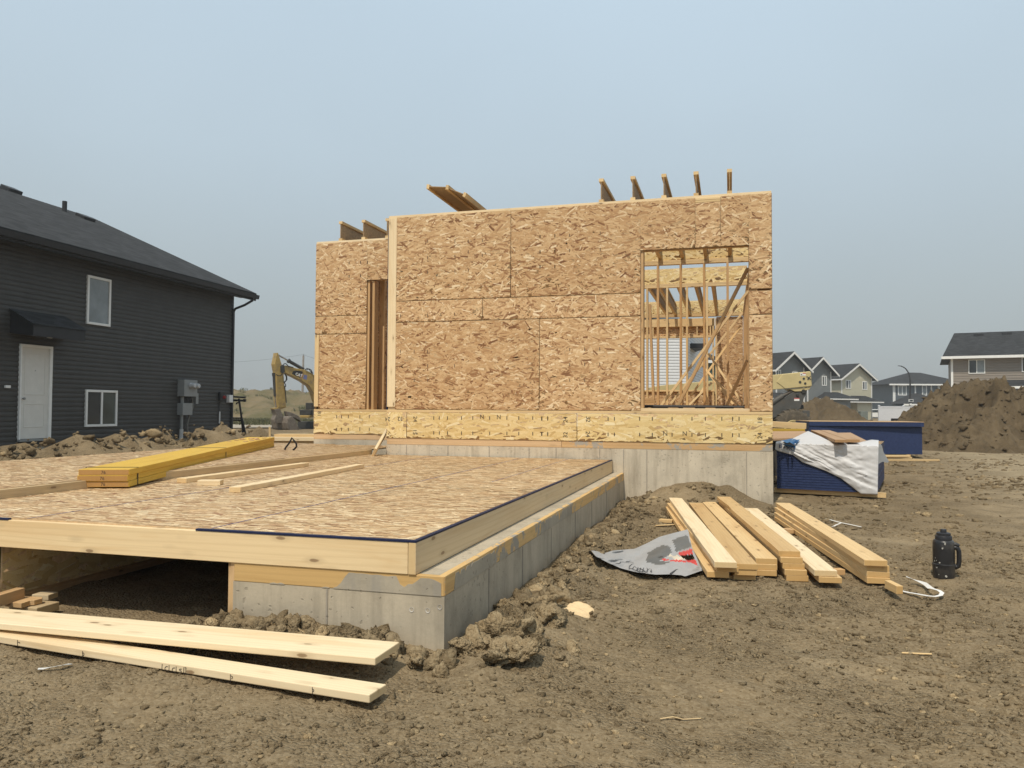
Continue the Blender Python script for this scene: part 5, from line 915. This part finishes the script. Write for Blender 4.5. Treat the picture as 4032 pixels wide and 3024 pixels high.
pile('dirt_pile', [(200, 1470), (380, 1250), (500, 1130), (590, 1085), (660, 1035), (760, 1060), (850, 1000), (890, 985), (950, 990), (1010, 1035), (1100, 1070), (1250, 1185), (1420, 1290), (1520, 1380), (1600, 1470)], 'I', 46, 4.5, SOILD, 'smaller dirt pile behind the telescopic handler and before the grey houses', 'dirt pile', 63, .12, .25)
pb = PB[(rg.rand(len(PB)) < .09) & (PB[:, 2] > .1)]; pts = [tuple(q) for q in pb[:2400]]; tag(rubble('pile_lumps', pts, [.02+.10*rg.rand()**4 for _ in pts], [rock(2, k+70, .5) for k in range(6)], SOILD, 6), kind='stuff')
th_ = NT('grassy_hill'); v = th_.coord('Object', rand=False); hn_ = th_.noise(v, .16, 6, .65); h2 = th_.noise(v, 1.1, 5, .7)
hc = th_.ramp(hn_, [(.36, (.20, .155, .09)), (.47, (.165, .13, .072)), (.56, (.115, .102, .05)), (.7, (.08, .082, .036))]); hc = th_.mix(th_.ramp(h2, [(.45, (0,)*3), (.7, (.55,)*3)]), hc, (.20, .16, .098)); HILLM = th_.out(hc, .95, th_.bump(h2, .8, .2), .1)
_, HP = pile('hill', [(-900, 690), (-400, 712), (120, 700), (260, 722), (380, 757), (520, 737), (740, 714), (1010, 718), (1080, 760), (1160, 800), (1240, 797), (1300, 802), (1500, 790), (1900, 830), (2600, 900), (3500, 1000)], 'L', 92, 27, HILLM, None, None, 71, .4, .34, 'structure', flat=4.0)
# scrub on the hill and weeds at its foot
lv = NT('scrub_leaf'); ge = lv.n('NewGeometry'); LEAF = lv.out(lv.ramp(ge.outputs['Random Per Island'], [(0, (.05, .058, .024)), (.5, (.088, .094, .04)), (1, (.17, .15, .08))]), .8, None, .2)
def blades(name, cen, n, r, h, m, seed):
    g = np.random.RandomState(seed); C_ = np.repeat(np.asarray(cen), n, 0); N = len(C_); a = g.rand(N)*6.283; rr_ = r*np.sqrt(g.rand(N)); p = C_+np.stack([np.cos(a)*rr_, np.sin(a)*rr_, np.zeros(N)], -1); hh_ = h*g.uniform(.4, 1.1, N); b = g.rand(N)*6.283; w = np.stack([np.cos(b), np.sin(b), np.zeros(N)], -1)*(.05*hh_+.012)[:, None]
    tip = p+np.stack([g.normal(0, .3, N)*hh_, g.normal(0, .3, N)*hh_, hh_], -1); mid = (p+tip)/2+w*1.6+np.stack([np.zeros(N), np.zeros(N), hh_*.1], -1); V = np.stack([p-w, p+w, mid, tip], 1).reshape(-1, 3); o = link(name, fastmesh(name, V, np.arange(N*4).reshape(-1, 4)), m); return tag(o, kind='stuff')
g_ = np.random.RandomState(12); sel = HP[(g_.rand(len(HP)) < .012) & (HP[:, 2] > .2)]; blades('scrub', sel[:1500], 26, .5, .38, LEAF, 13)
c = []
for _ in range(900):
    D_ = g_.uniform(46, 68); u = g_.uniform(-26, 2); p = Vector(CAM)+Vector(fw)*D_+rh*u; c.append((p.x, p.y, gh(p.x, p.y)-.02))
blades('weeds', c, 14, .5, .28, LEAF, 14)
c = []
for x, y in ((1560, 1350), (1600, 1360), (1640, 1355), (1530, 1370)): p = gz('M', x, y, .08); c.append((p.x, p.y, gh(p.x, p.y)-.02))
blades('house_weeds', c, 40, .16, .16, LEAF, 15)
mb = MB(); us = np.linspace(-34, 8, 60); vs = []
for D_ in (40.5, 43.5, 47.5):
    for u in us: p = Vector(CAM)+Vector(fw)*(D_+.8*float(vnoise(np.array([u*.3]), np.array([D_]), 5)[0]))+rh*u; vs.append((p.x, p.y, gh(p.x, p.y)+.05))
mb.add(vs, [(j*60+i, j*60+i+1, (j+1)*60+i+1, (j+1)*60+i) for j in range(2) for i in range(59)]); tag(mb.build('gravel_track', m_soil('pale_gravel', (.36, .32, .26), (.40, .36, .30), (.44, .40, .33)), None, True), kind='structure')
# ================================================================ utility pole and street lamp
up_ = gd('L', 1190, 1120, 100); up_.z = 0; tp_ = gd('L', 1214, 195, 100); UPo = thing('utility_pole', up_, 'weathered wooden utility pole with thin wire rising behind the excavator boom', 'utility pole'); PW = m_plain('grey_pole_wood', (.30, .26, .22), .8, .15, 3)
MB().tube([up_-Zv*.3, tp_], [.17, .12], 12).build('pole', PW, UPo, True); MB().lathe(tp_-Zv*.1, [(.05, 0), (.08, .1), (.05, .3)], 10).build('insulator', GALV, UPo, True)
w0 = tp_+Zv*.15; m = MB(); a = gd('L', -300, 300, 120); b = gd('L', 1700, 260, 110)
for A, B in ((w0, a), (w0, b)): m.tube([A.lerp(B, t)-Zv*1.2*t*(1-t) for t in np.linspace(0, 1, 14)], .012, 5)
m.build('wire', BLACK, UPo)
def at_ground(k, x, D, z=0): p = gd(k, x, 1183, D); p.z = z; return p
lp = at_ground('J', 117, 95); SLp = thing('street_lamp', lp, 'black curved street lamp with small solar box standing before the dark blue house', 'street lamp')
lj = lambda k, x, y: gp(k, x, y, lp, bk)
MB().tube([lp, lj('J', 119, 950), lj('J', 118, 850), lj('J', 106, 800), lj('J', 88, 755), lj('J', 60, 715), lj('J', 30, 692), lj('J', 0, 680), lj('I', 2030, 520)], [.13, .10, .09, .08, .075, .07, .065, .06, .06], 12).build('pole', BLACK, SLp, True)
MB().prism([lj('I', 2035, 526), lj('I', 1980, 520), lj('I', 1984, 512), lj('I', 2035, 516)], bk*.25).build('lamp_head', BLACK, SLp, bevel=.02); a = lj('J', 92, 1172); b = lj('J', 155, 1137); MB().obox(a-bk*.15, rh*(b-a).dot(rh), bk*.05, Zv*(b.z-a.z)).build('panel_frame', WHITE, SLp); a = lj('J', 100, 1166); b = lj('J', 147, 1143); MB().obox(a-bk*.17, rh*(b-a).dot(rh), bk*.03, Zv*(b.z-a.z)).build('solar_panel', GLASS, SLp); a = lj('J', 104, 1222); b = lj('J', 128, 1195); MB().obox(a-bk*.2, rh*(b-a).dot(rh), bk*.1, Zv*(b.z-a.z)).build('battery_box', WHITE, SLp)
# ================================================================ houses along the far street
GSID = m_plain('grey_siding', (.19, .20, .20), .6, .05, 2); YSID = m_plain('cream_siding', (.52, .49, .37), .6, .04, 2); TSID = m_plain('taupe_siding', (.25, .215, .18), .6, .05, 2); BSID = m_plain('slate_blue_siding', (.10, .118, .135), .6, .05, 2); BEI = m_plain('beige_siding', (.36, .33, .28), .6, .05, 2); GSTEEL = m_plain('utility_green', (.16, .18, .16), .6)
def zof(k, y, D, base=1183, sc=3.6867): return EYE+(base-y)/sc*D/F
def gable_house(lab, k, x, D, W_, Ld, ze, za_, phi, sid, wins, ov=.4, porch=None, name='gable_house', Lvis=8):
    c = at_ground(k, x, D); g = rh*math.cos(phi)+bk*math.sin(phi); b = Vector((-g.y, g.x, 0)); Hs = thing(name, c, lab, 'house')
    MB().prism([c-Zv*.3, c+g*W_-Zv*.3, c+g*W_+Zv*ze, c+g*W_/2+Zv*za_, c+Zv*ze], b*Ld).build('walls', sid, Hs)
    siding(c, g, -b, lambda z: 0 if z < ze else (z-ze)/(za_-ze)*W_/2, lambda z: W_ if z < ze else W_-(z-ze)/(za_-ze)*W_/2, .1, za_-.12, .15, .02, sid, 'front_siding', Hs); siding(c+b*Ld, -b, -g, 0, Ld, .1, ze, .15, .02, sid, 'side_siding', Hs)
    sl = (za_-ze)/(W_/2); A = lambda u, dz=0: c-b*ov+g*u+Zv*(ze+dz+sl*(u if u < W_/2 else W_-u))
    MB().prism([A(-ov, .02), A(-ov, .17), A(W_/2, .17), A(W_+ov, .17), A(W_+ov, .02), A(W_/2, .02)], b*(Ld+2*ov)).build('roof', SHIN, Hs)
    MB().prism([A(-ov-.03, -.12)-b*.03, A(-ov-.03, .12)-b*.03, A(W_/2, .14)-b*.03, A(W_+ov+.03, .12)-b*.03, A(W_+ov+.03, -.12)-b*.03, A(W_/2, -.10)-b*.03], b*.05).build('fascia', WHITE, Hs)
    MB().obox(A(-ov, -.06)-g*.1, b*(Ld+2*ov), g*.1, Zv*.16).build('gutter', WHITE, Hs); MB().obox(A(W_+ov, -.06), b*(Ld+2*ov), g*.1, Zv*.16).build('gutter', WHITE, Hs)
    for u in (-.02, W_-.12): MB().obox(c+g*u-b*.045-Zv*.2, g*.14, b*.05, Zv*(ze+.2)).build('corner_trim', WHITE, Hs)
    for u0, u1, z0, z1, nl in wins:
        f_ = MB(); t_ = .09
        for p, q, r_, s_ in ((u0, u1, z0, z0+t_), (u0, u1, z1-t_, z1), (u0, u0+t_, z0+t_, z1-t_), (u1-t_, u1, z0+t_, z1-t_)): f_.obox(c+g*p-b*.06+Zv*r_, g*(q-p), b*.07, Zv*(s_-r_))
        for i in range(1, nl): f_.obox(c+g*(u0+(u1-u0)*i/nl-.05)-b*.055+Zv*(z0+t_), g*.1, b*.06, Zv*(z1-z0-2*t_))
        f_ = f_.build('window', WHITE, Hs)
        for i in range(nl): MB().obox(c+g*(u0+t_+(u1-u0-2*t_)*i/nl)-b*.035+Zv*(z0+t_), g*((u1-u0-2*t_)/nl), b*.03, Zv*(z1-z0-2*t_)).build('pane', GLASS if i % 2 == 0 else BLIND, f_).location = (0, 0, 0)
    if porch:
        u0, u1, dp, zt, hp, w0, w1 = porch; o = c+g*u0-b*dp
        MB().obox(c+g*w0-b*(dp-.4)-Zv*.3, g*(w1-w0), b*(dp-.4), Zv*(zt+.3)).build('porch_wall', sid, Hs); siding(c-b*(dp-.4), g, -b, w0, w1, .1, zt, .15, .02, sid, 'porch_siding', Hs)
        r0, r1, r2, r3 = o+Zv*zt, o+g*(u1-u0)+Zv*zt, o+g*(u1-u0)+b*dp+Zv*zt, o+b*dp+Zv*zt; t0 = o+g*min(dp, (u1-u0)*.3)+b*dp+Zv*(zt+hp); t1 = o+g*((u1-u0)-min(dp, (u1-u0)*.4))+b*dp+Zv*(zt+hp)
        MB().add([r0, r1, r2, r3, t0, t1, r0-Zv*.05, r1-Zv*.05, r2-Zv*.05, r3-Zv*.05], [(0, 1, 5, 4), (1, 2, 5), (3, 0, 4), (2, 3, 4, 5), (9, 8, 7, 6), (0, 6, 7, 1), (1, 7, 8, 2), (3, 9, 6, 0)]).build('porch_roof', SHIN, Hs); MB().obox(r0-b*.08-Zv*.14, g*(u1-u0), b*.08, Zv*.13).build('gutter', WHITE, Hs); MB().obox(r0-g*.08-Zv*.14, g*.08, b*dp, Zv*.13).build('gutter', WHITE, Hs)
    return Hs, c, g, b
ph = math.radians(26)
def wI(c, g, D, W_, xl, xr, items): return [(W_*(a-xl)/(xr-xl), W_*(b_-xl)/(xr-xl), zof('I', y1, D), zof('I', y0, D), n) for a, b_, y0, y1, n in items]
WY = 5.45; gable_house('cream sided house with white gable trim, rightmost of the three gabled houses', 'I', 1155, 97, WY, 11, 5.35, 7.0, ph, YSID, wI(0, 0, 97, WY, 1155, 1595, [(1215, 1290, 722, 850, 2), (1455, 1525, 735, 860, 2), (1510, 1550, 1075, 1222, 1)]), .5, (.2, WY+.3, 1.5, 2.35, .75, 1.5, WY*.72))
WG = 3.7; gable_house('middle grey gabled house between the cream house and the other grey one', 'I', 660, 87, WG, 11, 5.62, 7.06, ph, GSID, wI(0, 0, 87, WG, 660, 985, [(858, 922, 660, 805, 2)]), .62, (1.2, WG+2.6, 1.5, 2.55, .75, 1.4, WG+1.8))
W1 = 3.9; gable_house('grey gabled house nearest the house corner, above the tan boom', 'I', 205, 79, W1, 11, 5.62, 7.05, ph, GSID, wI(0, 0, 79, W1, 205, 620, [(200, 275, 580, 700, 2), (440, 520, 600, 710, 2)]), .62, (-2.5, 2.2, 1.4, 2.4, .6, -2, 1.6))
# taupe house
phi = math.radians(-28); c = at_ground('J', 697, 61); g = rh*math.cos(phi)+bk*math.sin(phi); b = Vector((-g.y, g.x, 0)); TB = thing('taupe_house', c, 'large taupe sided house with charcoal roof behind the big dirt pile', 'house'); zj = lambda y, D: zof('J', y, D, 1316, 3.529)
ze = zj(560, 61); zr = zj(237, 66); MB().obox(c-Zv*.3, g*13, b*9, Zv*(ze+.3)).build('walls', TSID, TB); siding(c, g, -b, 0, 13, .1, ze-.02, .20, .03, TSID, 'front_siding', TB)
ro = .55; r4 = [c-g*.65-b*ro+Zv*ze, c+g*14-b*ro+Zv*ze, c+g*14+b*(9+ro)+Zv*ze, c-g*.65+b*(9+ro)+Zv*ze]; t0 = c+g*.35+b*4.5+Zv*zr; t1 = c+g*12+b*4.5+Zv*zr
MB().add(r4+[t0, t1]+[p-Zv*.05 for p in r4], [(0, 1, 5, 4), (1, 2, 5), (2, 3, 4, 5), (3, 0, 4), (9, 8, 7, 6), (0, 6, 7, 1), (1, 7, 8, 2), (2, 8, 9, 3), (3, 9, 6, 0)]).build('roof', SHIN, TB)
MB().obox(c-g*.68-b*(ro+.12)+Zv*(ze-.12), g*14.5, b*.12, Zv*.2).build('gutter', WHITE, TB); MB().obox(c-g*.62-b*(ro-.01)+Zv*(ze-.1), g*14.4, b*(ro-.02), Zv*.04).build('soffit', WHITE, TB); MB().obox(c-g*.03-b*.06-Zv*.2, g*.15, b*.1, Zv*(ze+.1)).build('corner_trim', WHITE, TB)
sx = 61/3.529/F/1.15
for x0, x1, y0, y1 in ((933, 1160, 592, 786), (1643, 1870, 572, 772)):
    u0, u1, z0, z1 = (x0-697)*sx, (x1-697)*sx, zj(y1, 61), zj(y0, 61); f_ = MB(); t_ = .06
    for p, q, r_, s_ in ((u0, u1, z0, z0+t_), (u0, u1, z1-t_, z1), (u0, u0+t_, z0+t_, z1-t_), (u1-t_, u1, z0+t_, z1-t_), ((u0+u1)/2-.03, (u0+u1)/2+.03, z0+t_, z1-t_)): f_.obox(c+g*p-b*.07+Zv*r_, g*(q-p), b*.08, Zv*(s_-r_))
    f_ = f_.build('window', WHITE, TB)
    for i in (0, 1): MB().obox(c+g*(u0+t_+(u1-u0-2*t_)*i/2)-b*.045+Zv*(z0+t_), g*((u1-u0-2*t_)/2), b*.03, Zv*(z1-z0-2*t_)).build('pane', GLASS if i == 0 else BLIND, f_).location = (0, 0, 0)
u0 = (1272-697)*sx; z0 = zj(965, 59); z1 = zj(878, 61); MB().prism([c+g*u0-b*1.6+Zv*z0, c+g*u0-b*1.6+Zv*(z0+.1), c+g*(u0+.0)-b*.03+Zv*z1, c+g*u0-b*.03+Zv*(z0-.1)], g*9).build('porch_roof', SHIN, TB); MB().obox(c+g*(u0-.05)-b*1.7+Zv*(z0-.14), g*9.1, b*.12, Zv*.18).build('gutter', WHITE, TB); MB().obox(c+g*(u0+1.5)-b*1.3, g*7, b*1.25, Zv*(z0-.1)).build('porch_wall', TSID, TB)
for x, y in ((1070, 255), (1460, 238)): q = gp('J', x, y, c-b*ro+Zv*(ze+.14), (Zv-b*((zr-ze-.14)/(4.5+ro))).normalized()); MB().obox(q-g*.35-Zv*.05, g*.7, b*.4, Zv*.22).build('roof_vent', DTRIM, TB)
# slate blue hip house
D_ = 118; c = at_ground('I', 1905, D_); g, b = rh, bk; BH = thing('hip_house', c, 'dark slate blue house with hip roof behind the white fence', 'house'); s_ = D_/3.529/F; xj = lambda x: (x-(-92.5))*s_
ze = zj(930, D_); zr = zj(766, D_+4); Wb = 11.5; MB().obox(c-Zv*.3, g*Wb, b*9, Zv*(ze+.3)).build('walls', BSID, BH); siding(c, g, -b, 0, Wb, .1, ze, .2, .025, BSID, 'front_siding', BH)
o = .6; rr4 = [c-g*o*1.4-b*o+Zv*ze, c+g*(Wb+o)-b*o+Zv*ze, c+g*(Wb+o)+b*(9+o)+Zv*ze, c-g*o*1.4+b*(9+o)+Zv*ze]; t0 = c+g*(xj(345))+b*4.5+Zv*zr; t1 = c+g*xj(508)+b*4.5+Zv*(zr-.02)
MB().add(rr4+[t0, t1]+[p-Zv*.05 for p in rr4], [(0, 1, 5, 4), (1, 2, 5), (2, 3, 4, 5), (3, 0, 4), (9, 8, 7, 6), (0, 6, 7, 1), (1, 7, 8, 2), (2, 8, 9, 3), (3, 9, 6, 0)]).build('roof', SHIN, BH); MB().obox(rr4[0]-b*.1-Zv*.2, g*(Wb+2.4*o), b*.1, Zv*.22).build('gutter', WHITE, BH)
for x0, x1, y0, y1, nl in ((-25, 96, 948, 1088, 2), (310, 378, 942, 1088, 1), (530, 560, 955, 1083, 1)):
    u0, u1, z0, z1 = xj(x0), xj(x1), zj(y1, D_), zj(y0, D_); f_ = MB(); t_ = .12
    for p, q, r_, w_ in ((u0, u1, z0, z0+t_), (u0, u1, z1-t_, z1), (u0, u0+t_, z0+t_, z1-t_), (u1-t_, u1, z0+t_, z1-t_))+((((u0+u1)/2-.06, (u0+u1)/2+.06, z0+t_, z1-t_),) if nl > 1 else ()): f_.obox(c+g*p-b*.08+Zv*r_, g*(q-p), b*.09, Zv*(w_-r_))
    f_ = f_.build('window', WHITE, BH); MB().obox(c+g*(u0+t_)-b*.05+Zv*(z0+t_), g*(u1-u0-2*t_), b*.03, Zv*(z1-z0-2*t_)).build('pane', BLIND, f_).location = (0, 0, 0)
for x in (-95, -80, 207, 430): MB().obox(c+g*xj(x)-b*.09+Zv*2, g*.2, b*.09, Zv*(ze-2)).build('white_post', WHITE, BH)
zl = zj(1205, D_-5); r4 = [c+g*xj(-175)-b*5+Zv*zl, c+g*xj(560)-b*5+Zv*zl, c+g*xj(560)-b*.05+Zv*zl, c+g*xj(-175)-b*.05+Zv*zl]; t0 = c+g*xj(190)-b*.05+Zv*zj(1055, D_); t1 = c+g*xj(240)-b*.05+Zv*zj(1055, D_)
MB().add(r4+[t0, t1], [(0, 1, 5, 4), (1, 2, 5), (2, 3, 4, 5), (3, 0, 4), (3, 2, 1, 0)]).build('garage_roof', SHIN, BH); MB().obox(r4[0]-b*.1-Zv*.25, g*xj(467.5), b*.1, Zv*.25).build('gutter', WHITE, BH); MB().obox(c+g*xj(-160)-b*4.6-Zv*.3, g*xj(450), b*4.5, Zv*(zl+.1)).build('garage', BSID, BH)
# beige bungalow beyond, car and utility box
c = at_ground('I', 1590, 140); BB = thing('beige_bungalow', c, 'small beige bungalow far off between the cream house and the blue house', 'house'); s_ = 140/3.6867/F; zi = lambda y: zof('I', y, 140)
MB().prism([c-Zv*.3, c+rh*12-Zv*.3, c+rh*12+Zv*zi(1000), c+rh*160*s_+Zv*zi(915), c+Zv*zi(1000)], bk*9).build('walls', BEI, BB); MB().prism([c-rh*1-bk*.5+Zv*zi(1005), c-rh*1-bk*.5+Zv*(zi(1005)+.3), c+rh*160*s_-bk*.5+Zv*zi(900), c+rh*13-bk*.5+Zv*(zi(1005)+.3), c+rh*13-bk*.5+Zv*zi(1005), c+rh*160*s_-bk*.5+Zv*zi(913)], bk*10).build('roof', SHIN, BB); MB().prism([c-bk*3+Zv*zi(1090), c-bk*.05+Zv*zi(1010), c-bk*.05+Zv*zi(1090)], rh*10).build('garage_roof', SHIN, BB); MB().obox(c-bk*2.6-Zv*.3, rh*9.6, bk*2.5, Zv*(zi(1092)+.3)).build('garage', BEI, BB); MB().obox(c+rh*40*s_-bk*2.66, rh*2.4, bk*.06, Zv*zi(1135)).build('garage_door', WHITE, BB)
pc = at_ground('I', 1640, 112); PCr = thing('parked_car', pc, 'white car partly hidden behind the cream house and the white fence', 'car'); MB().prism([pc-rh*1.9+Zv*.3, pc-rh*1.95+Zv*.85, pc-rh*1.2+Zv*.95, pc-rh*.7+Zv*1.42, pc+rh*.8+Zv*1.45, pc+rh*1.4+Zv*1.0, pc+rh*2.0+Zv*.9, pc+rh*2.05+Zv*.3], bk*1.7).build('body', WHITE, PCr, bevel=.05); MB().prism([pc-rh*1.0-bk*.01+Zv*.97, pc-rh*.62-bk*.01+Zv*1.36, pc+rh*.75-bk*.01+Zv*1.38, pc+rh*1.2-bk*.01+Zv*1.0], bk*1.72).build('windows', GLASS, PCr)
for s in (-1.25, 1.3): MB().lathe(pc+rh*s+bk*.2+Zv*.32, [(.2, -.22), (.32, -.2), (.32, 0), (.2, .02)], 20, bk).build('wheel', BLACK, PCr, True)
ub = at_ground('I', 1487, 88); tag(MB().prism([ub-rh*.42, ub-rh*.42+Zv*1.15, ub+rh*.42+Zv*1.15, ub+rh*.42], bk*.7).build('utility_box', GSTEEL, None, bevel=.03), 'grey green utility box standing before the cream house', 'utility box')
# white vinyl fence
fc = at_ground('I', 1700, 90); VF = thing('vinyl_fence', fc, 'white vinyl privacy fence running from the cream house towards the big dirt pile', 'fence'); s_ = 90/3.6867/F; ft = zof('I', 1100, 90)
FW_ = m_plain('vinyl_white', (.60, .61, .64), .5, .03)
for k in range(5):
    p = fc+rh*(355*s_*k); MB().obox(p-rh*.09-bk*.09, rh*.18, bk*.18, Zv*(ft+.02)).build('post', FW_, VF); cp = MB(); q = p+Zv*(ft+.02); cp.add([q-rh*.12-bk*.12, q+rh*.12-bk*.12, q+rh*.12+bk*.12, q-rh*.12+bk*.12, q+Zv*.1], [(0, 1, 4), (1, 2, 4), (2, 3, 4), (3, 0, 4), (3, 2, 1, 0)]); cp.build('post_cap', FW_, VF)
    if k < 4:
        MB().obox(p+rh*.09-bk*.02, rh*(355*s_-.18), bk*.04, Zv*(ft-.05)).build('panel', FW_, VF); MB().obox(p+rh*.09-bk*.05+Zv*(ft-.2), rh*(355*s_-.18), bk*.1, Zv*.18).build('rail', FW_, VF)
# white and green houses seen through the window opening
WSID = m_plain('white_siding', (.66, .67, .68), .6, .03, 2); D_ = 36; c = gd('H', 590, 1400, D_); c.z = 0; WH = thing('white_house', c, 'white sided house seen through the big window opening', 'house'); wt = gd('H', 590, 900, D_).z+.6
siding(c-rh*9, rh, -bk, 0, 9, .2, wt, .14, .02, WSID, 'front_siding', WH); MB().obox(c-rh*9-Zv*.3, rh*9, bk*10, Zv*(wt+.3)).build('walls', WSID, WH); siding(c, (rh*.35+bk).normalized(), (rh-bk*.35).normalized(), 0, 10, .2, wt, .14, .02, WSID, 'side_siding', WH)
wa = gd('H', 645, 985, D_+1); MB().obox(wa-rh*.1-Zv*.15, rh*.8, bk*7, Zv*.22).build('eave', DTRIM, WH); MB().prism([c-rh*9.4-bk*.4+Zv*wt, c+rh*.4-bk*.4+Zv*wt, c+rh*.4+bk*5+Zv*(wt+.35), c-rh*9.4+bk*5+Zv*(wt+.35)], Zv*.15).build('roof', SHIN, WH)
c = gd('H', 690, 1350, 55); c.z = 0; GH = thing('green_house', c, 'dull green house glimpsed through the window opening beside the white one', 'house'); gt = gd('H', 760, 1140, 55).z
siding(c-rh*5, rh, -bk, 0, 6.4, .2, gt, .14, .02, m_plain('green_siding', (.13, .17, .13), .6, .05), 'front_siding', GH); MB().obox(c-rh*5-Zv*.3, rh*6.4, bk*8, Zv*(gt+.3)).build('walls', GSID, GH); MB().prism([c-rh*5.4-bk*.4+Zv*gt, c+rh*1.7-bk*.4+Zv*gt, c+rh*1.2+bk*4+Zv*(gt+1.0), c-rh*5+bk*4+Zv*(gt+1.0)], Zv*.12).build('roof', SHIN, GH); MB().obox(c-rh*5.4-bk*.5+Zv*(gt-.1), rh*7.1, bk*.1, Zv*.2).build('gutter', WHITE, GH)
# odds and ends on the sill of the opening
m = MB(); m.tube([gy('H', 170, 1545, YW+.6), gy('H', 1110, 1552, YW+.6)], .022, 10); tag(m.build('black_pipe', BLACK, None, True), 'long black pipe lying inside along the sill of the window opening', 'pipe')
for k, x in enumerate((215, 465, 600, 800, 1055)): a = gy('H', x-45, 1572, YW+.35); b_ = gy('H', x+(60 if k == 2 else 45), 1572, YW+.35); a.z = b_.z = ZF+.025; tag(board('sill_block', a, b_, .12, .04, UY, (PLATE, STUD)[k % 2]), ('first', 'second', 'middle longest', 'fourth', 'last')[k]+' short wood block from the left along the sill of the window opening', 'wood block', 'blocks on the window sill')
for k in range(4): a = gy('H', 190, 1552-24*k, 11.5); b_ = gy('H', 305-9*(k % 2), 1550-24*k, 11.5); tag(board('stacked_offcut', a, b_, .1, .035, UY, STUD), ('lowest', 'second lowest', 'third', 'topmost')[k]+' offcut of the small heap inside the left of the window opening', 'offcut', 'offcuts inside the opening')
# ================================================================ smoke haze in the air
hz = bpy.data.materials.new('smoke_haze'); hz.use_nodes = True; nt = hz.node_tree; nt.nodes.clear(); om = nt.nodes.new('ShaderNodeOutputMaterial'); pv = nt.nodes.new('ShaderNodeVolumePrincipled'); pv.inputs['Color'].default_value = (.88, .90, .91, 1); pv.inputs['Density'].default_value = .0011; pv.inputs['Anisotropy'].default_value = .2
nt.links.new(pv.outputs[0], om.inputs['Volume'])
if HAZE: tag(MB().box((-1000, -60, -4), (1000, 1600, 14)).build('haze', hz), kind='stuff')
